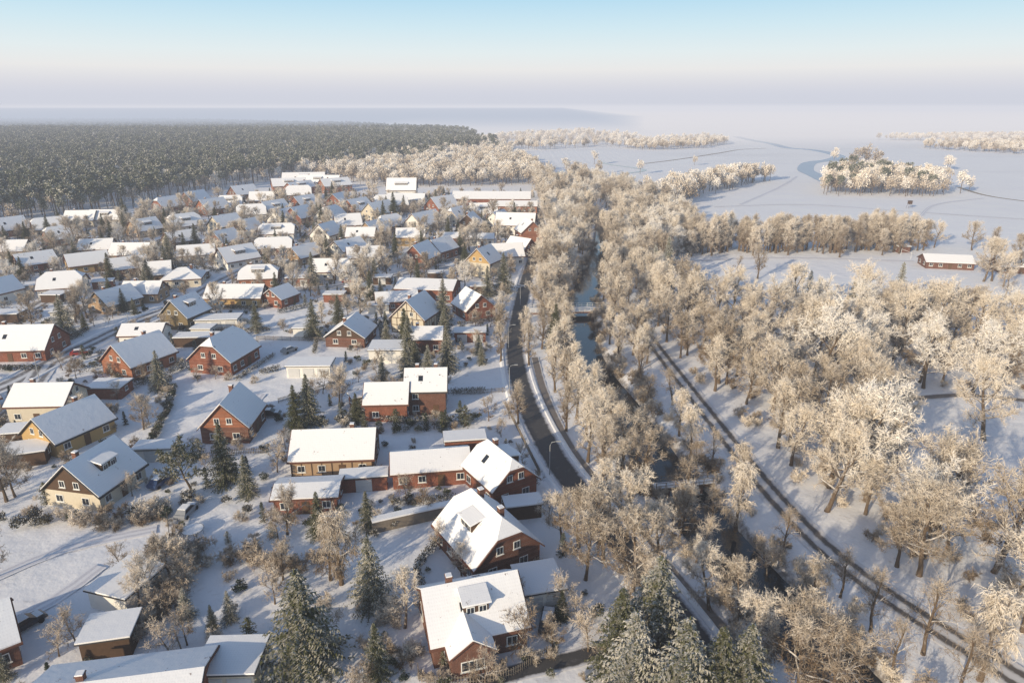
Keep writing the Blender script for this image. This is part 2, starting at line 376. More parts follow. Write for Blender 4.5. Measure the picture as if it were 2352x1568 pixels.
def house(u, v, L, W, rot, h=2.8, pitch=40, wall='brick', gable=None, hip=0, snow='rs1', chim=1, dorm=0, timber=False, tile='tile', name=None, ov=.5, front_gable=False, win=True, bay=None):
    nm = name or {'brick': 'brick_house', 'brick_dark': 'brick_house', 'brick_orange': 'brick_house', 'yellow': 'yellow_house', 'cream': 'cream_house', 'white': 'white_house', 'olive': 'olive_house', 'tan': 'tan_house', 'wood': 'wooden_house'}[wall]
    if timber: nm = 'half_timbered_house'
    x, y = G(u, v); e = empty(nm, (x, y, -.12), math.radians(rot)); h += .12
    FOOTP.append((x, y, max(L, W)*.56+.8)); PLOTS.append((x, y, rot, L, W))
    tn = math.tan(math.radians(pitch)); rise = tn*W/2; f = hip
    b = MB(); a, w = L/2, W/2
    prof = [(-w, 0), (w, 0), (w, h), (w*f, h+(1-f)*rise)]
    if f > .01: prof.append((-w*f, h+(1-f)*rise))
    prof.append((-w, h))
    n = len(prof); vs = [(-a, p[0], p[1]) for p in prof]+[(a, p[0], p[1]) for p in prof]
    b.add(vs, [tuple(range(n-1, -1, -1)), tuple(range(n, 2*n))]+[(i, (i+1) % n, n+(i+1) % n, n+i) for i in range(n)])
    b.obj('walls', [wall], parent=e)
    if gable and f < .9:
        g = MB()
        for s in (-1, 1):
            pr = [(-w+.02, h), (w-.02, h), (w*f, h+(1-f)*rise-.02)]+([(-w*f, h+(1-f)*rise-.02)] if f > .01 else [])
            k = len(pr); vs = [(s*(a), p[0], p[1]) for p in pr]+[(s*(a+.06), p[0], p[1]) for p in pr]
            g.add(vs, [tuple(range(k-1, -1, -1)), tuple(range(k, 2*k))]+[(i, (i+1) % k, k+(i+1) % k, k+i) for i in range(k)])
        g.obj('gable_cladding', [gable], parent=e)
    r = MB(); z0 = h-ov*tn+.03
    for p in roof_polys(L+2*ov, W+2*ov, z0, tn*(W/2+ov), f): r.slab(p, 0, .2)
    r.obj('roof', [tile], parent=e)
    s_ = MB(); i_ = .14
    for p in roof_polys(L+2*ov-2*i_, W+2*ov-2*i_, z0+i_*tn, tn*(W/2+ov-i_), f): s_.slab(p, .205, .36)
    fr = MB(); gl = MB(); tr = MB()
    if win:
        ns = max(2, int(L/2.8))
        for i in range(ns):
            xx = -a+L*(i+.5)/ns
            for nr, yy in ((0, -w), (2, w)):
                if i == ns//2 and nr == 0: continue
                window(fr, gl, xx, yy, 1.6, 1.25, 1.2, nr)
                if h > 4.5: window(fr, gl, xx, yy, 4.1, 1.2, 1.1, nr)
        for nr, xx in ((1, a), (3, -a)):
            for yy in ((-W*.24, W*.24) if W < 12 else (-W*.3, 0, W*.3)): window(fr, gl, xx, yy, 1.6, 1.3, 1.2, nr)
            if rise > 2.6 and f < .8:
                xg = xx+(.06 if gable else 0)*(1 if nr == 1 else -1)
                for yy in (-W*.13, W*.13): window(fr, gl, xg, yy, h+1.25, 1.0, 1.15, nr)
        d = MB(); xx = -a+L*(ns//2+.5)/ns; d.box((xx, -w-.03, 1.12), (1.1, .1, 2.1)); d.obj('door', ['door'], parent=e)
        if int(x*7+y*3) % 3 == 0 and f < .9 and tn > .5:
            for k in (-1, 1):
                yy = k*w*.5; zz = h+tn*(w-abs(yy))+.42; xx = L*.12*k
                vs = [(xx-.45, yy-k*.5, zz+.5*tn), (xx+.45, yy-k*.5, zz+.5*tn), (xx+.45, yy+k*.5, zz-.5*tn), (xx-.45, yy+k*.5, zz-.5*tn)]
                if k > 0: vs = vs[::-1]
                gl.slab(vs, -.12, 0)
    if timber:
        for s in (-1, 1):
            for k in range(7):
                yy = -w+.15+(W-.3)*k/6; tr.box((s*(a+.02), yy, h/2), (.08, .16, h))
            for zz in (.3, 1.0, 2.3, h-.1): tr.box((s*(a+.03), 0, zz), (.08, W, .16))
            for k in (-2, -1, 0, 1, 2):
                yy = k*W/7; hh = rise*(1-abs(yy)/w)-.3; tr.box((s*(a+.02), yy, h+hh/2), (.08, .15, hh))
            tr.box((s*(a+.03), 0, h+rise*.45), (.08, W*.52, .15))
        for s in (-1, 1):
            nn = int(L/1.5)
            for k in range(nn+1): tr.box((-a+.1+(L-.2)*k/nn, s*(w+.02), h/2), (.16, .08, h-.3))
            for zz in (.3, h-.5): tr.box((0, s*(w+.03), zz), (L, .08, .16))
        tr.obj('timber_frame', ['wood'], parent=e)
    if chim:
        c = MB(); cs = MB()
        for k in range(chim):
            cx = (L*.22 if k == 0 else -L*.25)*(1 if (u % 2) else -1); cy = W*.06
            zt = h+rise+.8; c.box((cx, cy, h+rise/2+.35), (.7, .7, rise+.9)); c.box((cx, cy, zt+.06), (.85, .85, .12))
            cs.box((cx, cy, zt+.19), (.7, .7, .14))
        c.obj('chimney', ['brick_dark'], parent=e); cs.obj('chimney_snow', ['snow'], parent=e)
    if dorm:
        dm = MB(); s = -1 if dorm > 0 else 1; dw = abs(dorm)
        yf = w*.62; zf = h+tn*(w-yf); zt = zf+1.5; yb = max(.3, yf-(1.5/tn)*.8)
        P = [(yf, zf-.4), (yf, zt), (yb, zt+.35), (yb, zf+.3)]
        vs = [(-dw/2, s*p[0], p[1]) for p in P]+[(dw/2, s*p[0], p[1]) for p in P]
        dm.add(vs, [(0, 1, 2, 3), (7, 6, 5, 4), (0, 4, 5, 1), (1, 5, 6, 2), (2, 6, 7, 3), (3, 7, 4, 0)])
        dm.obj('dormer', [gable or 'wood'], parent=e)
        rp = [(-dw/2-.25, s*(yf+.35), zt-.02), (dw/2+.25, s*(yf+.35), zt-.02), (dw/2+.25, s*(yb-.6), zt+.47), (-dw/2-.25, s*(yb-.6), zt+.47)]
        if s > 0: rp = rp[::-1]
        s_.slab(rp, 0.05, .28)
        for k in range(max(1, int(dw/1.3))):
            nn = max(1, int(dw/1.3)); window(fr, gl, -dw/2+dw*(k+.5)/nn, s*yf, zf+.75, .95, .9, 0 if s < 0 else 2)
    if front_gable:
        gw = 4.6; gl_ = 2.2; gr = tn*gw/2*1.0; hx = -L*.14; bb = MB()
        pr = [(-gw/2, 0), (gw/2, 0), (gw/2, h), (0, h+gr), (-gw/2, h)]
        vs = [(hx+p[0], -w-gl_, p[1]) for p in pr]+[(hx+p[0], -w+2.6, p[1]) for p in pr]
        bb.add(vs, [(4, 3, 2, 1, 0), (5, 6, 7, 8, 9)]+[(i, (i+1) % 5, 5+(i+1) % 5, 5+i) for i in range(5)][::1]); bb.obj('gabled_bay', [wall], parent=e)
        rr = MB()
        for s in (-1, 1):
            def pl(o, dz): return [(hx+s*(gw/2+o), -w-gl_-o, h-o*tn*1.0+dz), (hx, -w-gl_-o, h+gr+dz), (hx, -w+gr/tn+.3, h+gr+dz), (hx+s*(gw/2+o), -w-.0, h-o*tn+dz)]
            p = pl(.4, .04); p2 = pl(.3, .04)
            if s > 0: p = p[::-1]; p2 = p2[::-1]
            rr.slab(p, 0, .16); s_.slab(p2, .163, .34)
        rr.obj('bay_roof', [tile], parent=e)
        window(fr, gl, hx, -w-gl_, 1.6, 2.6, 1.3, 0)
    s_.obj('roof_snow', [snow], parent=e)
    if fr.v: fr.obj('window_frames', ['frame'], parent=e); gl.obj('window_glass', ['glass'], parent=e)
    return e
def flat(u, v, L, W, rot, h=2.6, wall='brick', name='garage', doors=2, snow='rs0', tilt=0.0):
    x, y = G(u, v); e = empty(name, (x, y, -.12), math.radians(rot)); FOOTP.append((x, y, max(L, W)*.55+.6))
    b = MB(); b.box((0, 0, h/2), (L, W, h)); b.obj('walls', [wall], parent=e)
    t = MB(); p = [(-L/2-.3, -W/2-.3, h+.01), (L/2+.3, -W/2-.3, h+.01), (L/2+.3, W/2+.3, h+.01+tilt), (-L/2-.3, W/2+.3, h+.01+tilt)]
    t.slab(p, 0, .16); t.obj('roof', ['tile_dark'], parent=e)
    s = MB(); q = [(a*.985, b_*.98, c) for a, b_, c in p]; s.slab(q, .163, .36); s.obj('roof_snow', [snow], parent=e)
    d = MB(); fr = MB(); gl = MB()
    for i in range(doors):
        xx = -L/2+L*(i+.5)/doors; ww = min(2.5, L/doors-.4)
        d.box((xx, -W/2-.02, 1.15), (ww, .08, 2.1))
        for k in range(4): d.box((xx, -W/2-.07, .4+k*.5), (ww-.1, .04, .4))
    if doors: d.obj('garage_doors', ['garage'], parent=e)
    window(fr, gl, L/2, 0, 1.6, 1.1, .9, 1); window(fr, gl, -L/2, 0, 1.6, 1.1, .9, 3); fr.obj('window_frames', ['frame'], parent=e); gl.obj('window_glass', ['glass'], parent=e)
    return e

house(1082, 1440, 10.6, 9.6, 17, h=3.0, pitch=36, wall='brick_dark', gable='wood', snow='rs1', dorm=2.8, front_gable=True, name='brick_house')
flat(1236, 1368, 5.2, 5.4, 14, 2.8, 'white', doors=2)
house(1118, 1268, 11.2, 9.8, -58, h=3.0, pitch=43, wall='brick_dark', hip=.35, snow='rs1', chim=2, dorm=3)
flat(1200, 1180, 5.2, 2.6, 12, 2.3, 'wood', name='garden_shed', doors=0)
house(1148, 1122, 9.2, 7.8, -58, h=3.2, pitch=43, wall='brick', hip=.3, snow='rs1', dorm=-3.6)
house(990, 1090, 12.2, 7.2, 9, h=2.7, pitch=25, wall='brick', snow='rs1', chim=0, name='brick_barn')
flat(1068, 1032, 7.0, 3.4, 8, 2.7, 'brick', name='brick_shed', doors=0)
house(775, 1062, 13.2, 8.8, 4, h=3.0, pitch=35, wall='tan', timber=True, snow='rs1', chim=1)
house(712, 1155, 9.2, 5.6, 5, h=2.6, pitch=14, wall='brick', chim=0, snow='rs1', name='brick_garage')
flat(838, 1118, 7.2, 2.6, 8, 2.5, 'brick', name='brick_shed', doors=1)
house(893, 948, 8.0, 7.4, 3, h=3.6, pitch=36, wall='brick', snow='rs1', chim=0)
house(982, 932, 7.8, 8.2, 3, h=5.0, pitch=36, wall='brick_dark', snow='rs2', chim=2, tile='tile_dark')
house(541, 990, 9.6, 8.4, 92, h=3.2, pitch=46, wall='brick_dark', gable='brick_orange', snow='rs1', dorm=0)
house(165, 1008, 11.0, 9.2, 66, h=2.7, pitch=38, wall='yellow', snow='rs1', tile='tile_dark')
house(228, 1128, 9.6, 9.6, 78, h=2.8, pitch=42, wall='cream', gable='wood', snow='rs1', tile='tile_dark', dorm=3, chim=1)
house(118, 950, 10.5, 8.4, 3, h=3.6, pitch=33, wall='cream', snow='rs0', chim=1)
house(325, 845, 11.5, 10.0, 64, h=3.0, pitch=40, wall='brick_orange', snow='rs0')
house(338, 785, 10, 7, 5, h=2.9, pitch=28, wall='white', snow='rs0', chim=0)
house(520, 838, 11.5, 10.5, 78, h=3.2, pitch=42, wall='brick', hip=.3, snow='rs1')
flat(716, 856, 9.6, 5.2, 2, 2.6, 'white', doors=3)
flat(895, 822, 8.6, 7.0, 2, 3.2, 'white', name='white_house', doors=0)
house(978, 798, 8.5, 8, 2, h=3.4, pitch=26, wall='brick', snow='rs1')
house(808, 782, 10, 10.0, 84, h=2.5, pitch=34, wall='brick_dark', gable='wood', snow='rs1', tile='tile_dark')
house(958, 752, 11, 9.6, 72, h=4.2, pitch=44, wall='cream', timber=True, snow='rs1')
house(1088, 722, 10, 9, -62, h=2.8, pitch=42, wall='brick', snow='rs1')
flat(1080, 780, 8, 4, 2, 2.6, 'brick', doors=2)
house(985, 680, 18.0, 12, -8, h=3.6, pitch=17, wall='brick', snow='rs1', chim=0, name='brick_barn')
house(912, 705, 12, 7.5, 14, h=2.7, pitch=28, wall='brick', snow='rs1', chim=0)
house(430, 745, 9.5, 8.6, 76, h=3.6, pitch=45, wall='olive', snow='rs1', tile='tile_dark', dorm=3)
house(548, 697, 16.5, 9.0, 1, h=2.9, pitch=33, wall='yellow', gable='wood', snow='rs0')
house(645, 697, 8, 7.6, 68, h=2.6, pitch=35, wall='brick', snow='rs1', chim=0)
house(336, 688, 11.0, 8.6, 4, h=2.9, pitch=33, wall='tan', snow='rs0')
house(425, 652, 12, 9.5, 14, h=2.7, pitch=30, wall='cream', hip=1, snow='rs1')
house(58, 812, 16, 11, 4, h=2.8, pitch=38, wall='brick', snow='rs0')
house(150, 672, 12, 11, 18, h=2.8, pitch=36, wall='white', hip=.4, snow='rs0')
house(268, 708, 11, 9, 66, h=2.6, pitch=38, wall='tan', snow='rs1', tile='tile_dark')
flat(505, 748, 11, 5.5, 6, 2.5, 'white', doors=3)
flat(455, 790, 10, 4, 4, 2.4, 'wood', name='carport', doors=0)
house(10, 690, 8, 8, 70, h=3.4, pitch=42, wall='white', snow='rs0')
house(85, 618, 12, 9.5, 50, h=2.7, pitch=36, wall='brick', snow='rs1')
house(205, 620, 13, 9.5, 40, h=2.9, pitch=36, wall='yellow', snow='rs0')
house(298, 628, 12, 9.5, 40, h=2.7, pitch=34, wall='brick_orange', snow='rs1')
house(30, 588, 13, 10, 8, h=2.8, pitch=34, wall='cream', snow='rs0')
house(308, 597, 14, 10, 2, h=2.9, pitch=36, wall='tan', snow='rs0')
house(228, 584, 12, 9, 12, h=2.8, pitch=36, wall='white', snow='rs1')
house(455, 598, 13, 9, 20, h=2.9, pitch=34, wall='white', snow='rs0')
house(546, 610, 13, 10.5, 50, h=3.0, pitch=40, wall='white', snow='rs0', dorm=4)
house(600, 652, 12, 10, 10, h=3.0, pitch=34, wall='brick_orange', hip=.5, snow='rs0', dorm=4)
house(765, 636, 12.5, 9.5, 2, h=2.9, pitch=36, wall='white', snow='rs0', chim=1)
flat(690, 652, 8, 5, 0, 2.6, 'brick', doors=2)
house(640, 548, 15, 10, 8, h=3.0, pitch=36, wall='white', hip=.3, snow='rs0', dorm=4)
house(518, 567, 11, 10, 65, h=3.0, pitch=40, wall='brick_orange', snow='rs1')
house(418, 565, 12, 10, 50, h=2.7, pitch=36, wall='cream', snow='rs0')
house(632, 580, 14, 10, 12, h=2.7, pitch=34, wall='brick', snow='rs1', hip=.3)
house(752, 552, 11, 10, 70, h=3.2, pitch=42, wall='white', snow='rs0')
house(832, 558, 12, 9, 2, h=3.6, pitch=34, wall='white', snow='rs0')
house(945, 560, 12, 9, 3, h=3.6, pitch=34, wall='yellow', snow='rs1')
house(968, 608, 12, 9.6, 70, h=3.4, pitch=45, wall='brick', snow='rs1')
house(1012, 590, 12, 9, 60, h=3.4, pitch=42, wall='brick_orange', snow='rs1')
house(1112, 628, 10, 9.6, 65, h=5.0, pitch=44, wall='cream', snow='rs0', gable='yellow')
house(1162, 604, 12, 10, 12, h=3.5, pitch=38, wall='white', snow='rs0')
house(1196, 585, 10, 9, -40, h=3, pitch=40, wall='brick', snow='rs1')
house(1185, 535, 18, 12, -8, h=4.5, pitch=38, wall='white', snow='rs0')
house(1215, 552, 11, 10, -75, h=4.5, pitch=42, wall='brick_orange', snow='rs0')
house(1080, 528, 12, 11, 80, h=3, pitch=42, wall='brick_dark', gable='wood', snow='rs1')
house(1042, 558, 14, 9, 2, h=2.8, pitch=20, wall='brick', snow='rs0', chim=0)
house(1100, 560, 13, 8, 0, h=2.8, pitch=22, wall='white', snow='rs0', chim=0)
house(975, 528, 18, 12, 60, h=3.2, pitch=42, wall='white', snow='rs1')
house(800, 585, 13, 9.5, 55, h=2.8, pitch=36, wall='white', snow='rs0')
house(836, 602, 12, 9, 15, h=2.8, pitch=34, wall='cream', snow='rs0')
house(700, 600, 12, 9, 60, h=2.7, pitch=38, wall='tan', snow='rs0')
far = [(690, 510, 13, 11, 70, 'brick'), (760, 512, 14, 12, 72, 'white'), (822, 492, 15, 12, 62, 'brick_orange'), (872, 500, 16, 12, 60, 'cream'), (898, 482, 18, 12, 20, 'white'),
 (1015, 486, 16, 12, 50, 'brick'), (630, 495, 15, 11, 60, 'cream'), (580, 503, 14, 10, 20, 'white'), (605, 470, 14, 10, 10, 'brick_orange'), (560, 455, 16, 11, 55, 'brick_dark'),
 (532, 480, 13, 10, 12, 'white'), (490, 490, 15, 11, 60, 'brick_orange'), (450, 470, 15, 11, 70, 'brick'), (388, 485, 14, 11, 62, 'brick'), (250, 515, 15, 9, 5, 'white'),
 (192, 517, 14, 9, 5, 'cream'), (120, 537, 14, 10, 40, 'yellow'), (22, 540, 14, 11, 55, 'brick_orange'), (700, 482, 14, 11, 60, 'brick'), (688, 456, 15, 11, 15, 'brick_orange'),
 (780, 475, 14, 11, 75, 'brick'), (652, 515, 12, 10, 70, 'white'), (425, 530, 14, 11, 50, 'white'), (520, 530, 13, 10, 60, 'cream'), (575, 540, 12, 10, 65, 'brick'),
 (895, 530, 12, 10, 50, 'brick'), (1110, 500, 14, 10, 10, 'brick_orange'), (1145, 520, 12, 10, 65, 'white'), (1050, 510, 13, 10, 60, 'cream'), (860, 545, 12, 10, 65, 'tan'),
 (-60, 640, 14, 10, 30, 'brick'), (-90, 700, 13, 10, 20, 'white'), (-60, 560, 14, 10, 30, 'cream'), (-120, 820, 14, 10, 10, 'brick'), (-110, 960, 13, 10, 60, 'cream'), (365, 645, 9, 8, 20, 'tan'),
 (800, 528, 12, 10, 20, 'cream'), (145, 560, 12, 10, 50, 'brick'), (335, 540, 12, 10, 60, 'tan')]
for i, (u, v, L, W, r, w_) in enumerate(far):
    house(u, v, L, W, r, h=3.0, pitch=42, wall=w_, snow=('rs0', 'rs1')[i % 2], chim=i % 2, hip=(0, .3, 0)[i % 3], dorm=(0, 0, 4, -4)[i % 4], tile=('tile', 'tile_dark')[i % 2])
house(925, 458, 18, 13, 2, h=6.5, pitch=45, wall='white', snow='rs0', dorm=8, name='manor_house')
house(935, 472, 22, 10, -4, h=4, pitch=30, wall='white', snow='rs0', chim=0)
house(1130, 470, 46, 14, -2, h=4.2, pitch=26, wall='brick', snow='rs0', chim=0, name='riding_hall')
house(1180, 486, 26, 10, -2, h=3.6, pitch=24, wall='brick_orange', snow='rs0', chim=0)
for a in ((665, 440, 22, 12, 25, 'brick_orange'), (700, 425, 30, 12, 10, 'cream'), (735, 432, 30, 12, -5, 'white'), (770, 440, 20, 12, 40, 'brick_orange'), (690, 446, 20, 10, 60, 'brick')):
    house(*a[:5], h=4.5, pitch=36, wall=a[5], snow='rs0', dorm=6, chim=2)
NPL = len(PLOTS)
flat(300, 1365, 5.6, 6.4, -16, 2.6, 'white', doors=0, name='garden_pavilion')
flat(262, 1480, 5.0, 4.2, 12, 2.6, 'wood', name='carport', doors=0)
flat(540, 1550, 6.0, 5.0, 2, 2.7, 'cream', doors=2)
house(290, 1645, 15.5, 9, 10, h=3.0, pitch=20, wall='brick', snow='rs1', chim=1)
house(-70, 1520, 9, 8, 40, h=3.0, pitch=35, wall='brick_dark', snow='rs1')
for a in ((150, 730, 6, 4, 20), (60, 670, 7, 5, 10), (460, 640, 5, 4, 0), (700, 770, 5, 3, 0), (770, 690, 6, 4, 0), (820, 672, 7, 4, 5), (870, 715, 6, 4, 10), (640, 615, 6, 5, 0), (880, 650, 6, 4, 0), (1100, 670, 6, 5, 0),
          (1000, 640, 5, 4, 0), (240, 660, 6, 4, 20), (130, 690, 6, 5, 0), (20, 735, 8, 5, 5), (360, 1050, 6, 3, 5), (60, 1010, 7, 4, 10), (830, 930, 4, 3, 30), (255, 905, 7, 5, 0), (70, 1055, 6, 5, 20), (470, 770, 5, 4, 0)):
    flat(*a[:5], 2.4, random.choice(['wood', 'white', 'brick']), name='garden_shed', doors=random.choice([0, 1]))
flat(2070, 578, 5, 3.5, 0, 2.4, 'brick_dark', name='field_hut', doors=0, tilt=.4)
house(2170, 612, 16, 9, -12, h=2.3, pitch=24, wall='brick_dark', snow='rs0', chim=0, name='sports_pavilion')
house(2330, 622, 14, 9, -10, h=2.3, pitch=24, wall='brick_dark', snow='rs0', chim=0, name='sports_pavilion')

# ------------------------------------------------------------------ trees
def nrm(a): return a/(np.linalg.norm(a, axis=-1, keepdims=True)+1e-9)
def path(rng, p, d, L, n, wig, up):
    pts = [np.array(p, float)]; d = nrm(np.array(d, float))
    for i in range(n):
        d = nrm(d+rng.normal(0, wig, 3)+np.array([0, 0, up])); pts.append(pts[-1]+d*L/n)
    return pts, d
def bare_tree(name, seed, h, R, base=.22, nl=14, n2=9, n3=7, nt=8, tw=.075, twl=.95, droop=0., tmat='twig', trunk=.9, el0=18, el1=80, tr=None, stems=1):
    rng = np.random.default_rng(seed); b = MB(); A = []; D = []; Ls = []
    tr = tr or h*.022
    for st in range(stems):
        d0 = np.array([0, 0, 1.]) if stems == 1 else nrm(np.array([math.cos(st*2.4), math.sin(st*2.4), 1.6]))
        tp, _ = path(rng, (0, 0, -.3), d0, h*trunk*.86, 7, .07, .03)
        tp = np.array(tp); b.tube(tp, [tr*(1.25 if i == 0 else 1)*(1-.11*i) for i in range(8)], 7 if stems == 1 else 4, 0)
        nl_ = nl//stems if stems > 1 else nl
        for i in range(nl_):
            rel = (i+.5)/nl_; t = base+(1-base)*rel; k = min(6.99, t*7); i0 = int(k); p = tp[i0]*(1-(k-i0))+tp[i0+1]*(k-i0)
            az = i*2.4+rng.uniform(-.5, .5); el = math.radians(el0+(el1-el0)*rel**1.2+rng.uniform(-8, 8))
            L = R*(.6+.4*math.sin(math.pi*min(1, rel*1.1)))*rng.uniform(.8, 1.12)
            if rel > .85: L *= .75
            lp, ld = path(rng, p, (math.cos(az)*math.cos(el), math.sin(az)*math.cos(el), math.sin(el)), L, 5, .16, .07-droop*.1)
            r0 = tr*(.5-.22*rel); lp = np.array(lp); b.tube(lp, [r0*(1-.17*q) for q in range(6)], 4, 0)
            for j in range(n2):
                t2 = .22+.78*(j+rng.uniform(.2, .8))/n2; k = min(4.99, t2*5); i1 = int(k); q = lp[i1]*(1-(k-i1))+lp[i1+1]*(k-i1)
                dd = nrm(nrm(lp[i1+1]-lp[i1])*.8+rng.normal(0, .6, 3)+np.array([0, 0, .15-droop*.4]))
                L2 = L*.40*(1.2-t2*.6)*rng.uniform(.75, 1.2)
                sp, sd = path(rng, q, dd, L2, 3, .2, .05-droop*.35); sp = np.array(sp)
                b.tube(sp, [r0*.32, r0*.25, r0*.17, r0*.08], 3, 0)
                for m_ in range(n3):
                    t3 = .15+.85*(m_+rng.uniform(0, 1))/n3; k = min(2.99, t3*3); i2 = int(k)
                    A.append(sp[i2]*(1-(k-i2))+sp[i2+1]*(k-i2)); D.append(nrm(sp[i2+1]-sp[i2])); Ls.append(rng.uniform(.8, 1.5)*twl)
    A = np.array(A); D = np.array(D); Ls = np.array(Ls)
    D3 = nrm(D*.7+rng.normal(0, .65, D.shape)+np.array([0, 0, .1-droop*1.4]))
    def twigs(A, D, L, w, mi):
        side = nrm(np.cross(D, rng.normal(0, 1, D.shape)))*(w/2)
        b.tris(np.stack([A-side, A+side, A+D*L[:, None]], 1), mi)
    twigs(A, D3, Ls, tw*1.1, 1)
    A4 = np.repeat(A, nt, 0); D4 = np.repeat(D3, nt, 0); L4 = np.repeat(Ls, nt)
    P = A4+D4*(L4*rng.uniform(.05, 1, len(L4)))[:, None]
    DD = nrm(D4*.6+rng.normal(0, .7, D4.shape)+np.array([0, 0, -droop*1.6]))
    twigs(P, DD, rng.uniform(.35, .8, len(L4))*twl, tw*.8, 1)
    return b.mesh(name, ['bark', tmat])
def spruce(name, seed, h, R, mat='needle', dens=1.0, bottom=.04, power=.85, leaf=.5, column=False):
    rng = np.random.default_rng(seed); b = MB()
    b.tube([(0, 0, -.3), (0, 0, h*.5), (0, 0, h)], [h*.016+.06, h*.010+.03, .02], 6, 0)
    T = []
    z = h*bottom
    while z < h*.985:
        rel = z/h; rr = R*((1-rel)**power) if not column else R*min(1, (1-rel)*3)**.7*(.8+.2*math.sin(rel*3))
        nb = max(4, int((5+rr*2.2)*dens))
        for k in range(nb):
            az = rng.uniform(0, 2*math.pi); L = rr*rng.uniform(.6, 1.18)+.12
            ns = max(2, int(L/.33)); el = .25*(rel-.3)+.1
            d = np.array([math.cos(az), math.sin(az), 0]); s = np.array([-d[1], d[0], 0])
            for i in range(ns):
                t = (i+.6)/ns; zz = z+L*(t*el-.42*t*t+.12*t**3); p = d*L*t+np.array([0, 0, zz]); wd = leaf*(1.15-.55*t)*(.6+.4*min(1, L/2))
                for sg in (-1, 1):
                    q = p+rng.normal(0, .06, 3); tip = q+s*sg*wd*rng.uniform(.6, 1.1)+d*wd*.6+np.array([0, 0, -wd*rng.uniform(.1, .95)])
                    T.append([q-d*.14*wd, q+d*wd*.42+np.array([0, 0, .03]), tip])
                if rng.random() < .75: T.append([p-s*.13, p+s*.13, p+np.array([0, 0, -wd*1.0])+d*.1])
            e = d*L+np.array([0, 0, z+L*(el-.3)]); T.append([e-d*.35-s*.12, e-d*.35+s*.12, e+d*.15-np.array([0, 0, .05])])
        z += max(.18, .36*(.5+rr/R*.6))/dens
    for k in range(6):
        a = rng.uniform(0, 6.28); T.append([(0, 0, h+.25), (math.cos(a)*.15, math.sin(a)*.15, h-.4), (math.cos(a+1)*.15, math.sin(a+1)*.15, h-.4)])
    b.tris(np.array(T, float), 1); return b.mesh(name, ['bark', mat])
def clump_tree(name, seed, h, R, zc, rz, n, leaf, mat, trunk=True, nl=7):
    rng = np.random.default_rng(seed); b = MB()
    if trunk: b.tube([(0, 0, -.3), (.1, 0, h*.5), (0, 0, h*.9)], [.22, .15, .04], 4, 0)
    cs = []
    for i in range(nl):
        a = i*2.4+rng.uniform(-.4, .4); e = rng.uniform(-.6, 1.0); r = rng.uniform(.35, .8)
        c = np.array([math.cos(a)*R*r*math.cos(e), math.sin(a)*R*r*math.cos(e), zc+rz*.75*math.sin(e)]); cs.append(c)
        if trunk: b.tube([(0, 0, max(.3, c[2]-R*.7)), tuple(c)], [.09, .03], 3, 0)
    cs = np.array(cs); C = cs[rng.integers(0, nl, n)]; o = nrm(rng.normal(0, 1, (n, 3)))*(rng.random((n, 1))**.45)
    P = C+o*np.array([R*.48, R*.48, rz*.42]); D = nrm(rng.normal(0, 1, (n, 3))+o*.8); S = nrm(np.cross(D, rng.normal(0, 1, (n, 3))))
    l = rng.uniform(.6, 1.3, (n, 1))*leaf
    b.tris(np.stack([P-S*l*.35, P+S*l*.35, P+D*l], 1), 1); return b.mesh(name, ['bark', mat])

OAK = [bare_tree('oak_mesh', 10+i, 16.5+i*.6, 7.4-.3*i, base=.25, nl=15, n2=10, n3=8, nt=8, tw=.075, twl=.95) for i in range(4)]
OAKW = [bare_tree('oakw_mesh', 30+i, 16, 7.2, base=.22, nl=15, n2=10, n3=8, nt=8, tw=.085, twl=.95, tmat='twig_white') for i in range(2)]
TALL = [bare_tree('tall_mesh', 50+i, 15, 3.8, base=.2, nl=17, n2=7, n3=6, nt=6, tw=.065, el0=35, el1=82) for i in range(3)]
THIN = [bare_tree('thin_mesh', 60+i, 10, 2.6, base=.3, nl=11, n2=6, n3=5, nt=4, tw=.04, el0=35, el1=82, tmat='twig_brown') for i in range(2)]
BIRCH = [bare_tree('birch_mesh', 70+i, 12.5, 3.6, base=.2, nl=15, n2=8, n3=7, nt=7, tw=.06, el0=40, el1=80, droop=.6) for i in range(2)]
FRUIT = [bare_tree('fruit_mesh', 80+i, 5.2, 2.7, base=.25, nl=10, n2=7, n3=5, nt=5, tw=.045, twl=.55, tmat='twig_brown', el0=25) for i in range(3)]
BUSH = [bare_tree('bush_mesh', 90+i, 2.6, 1.5, base=.1, nl=12, n2=6, n3=5, nt=6, tw=.05, twl=.4, tmat=('twig_brown', 'twig')[i % 2], stems=3, trunk=.6, tr=.04) for i in range(4)]
SPR = [spruce('spruce_mesh', 100+i, 13, 3.5+.3*i, dens=1.0) for i in range(3)]
SPRW = [spruce('sprucew_mesh', 110+i, 12, 2.8, mat='needle_frost') for i in range(2)]
CONE = [spruce('thuja_mesh', 120+i, 4.0, 1.0, mat=('needle_dark', 'needle')[i], dens=1.3, leaf=.32, column=bool(i)) for i in range(2)]
GBUSH = [clump_tree('evergreen_shrub_mesh', 140+i, 1.6, 1.1, .8, .9, 520, .24, m_, trunk=False) for i, m_ in enumerate(['needle_dark', 'hedge', 'needle'])]
PINE = [clump_tree('pine_mesh', 150+i, 15, 2.9, 10.8, 4.2, 420, .95, 'pine') for i in range(4)]
FROSTB = [clump_tree('frosted_forest_mesh', 160+i, 13, 4.0, 8.0, 5.2, 620, .85, ('twig', 'twig_white', 'twig')[i], nl=10) for i in range(3)]
BIGPINE = [bare_tree('bigpine_mesh', 170, 9.5, 4.2, base=.35, nl=12, n2=8, n3=6, nt=12, tw=.13, twl=.5, tmat='needle', el0=10, el1=65)]

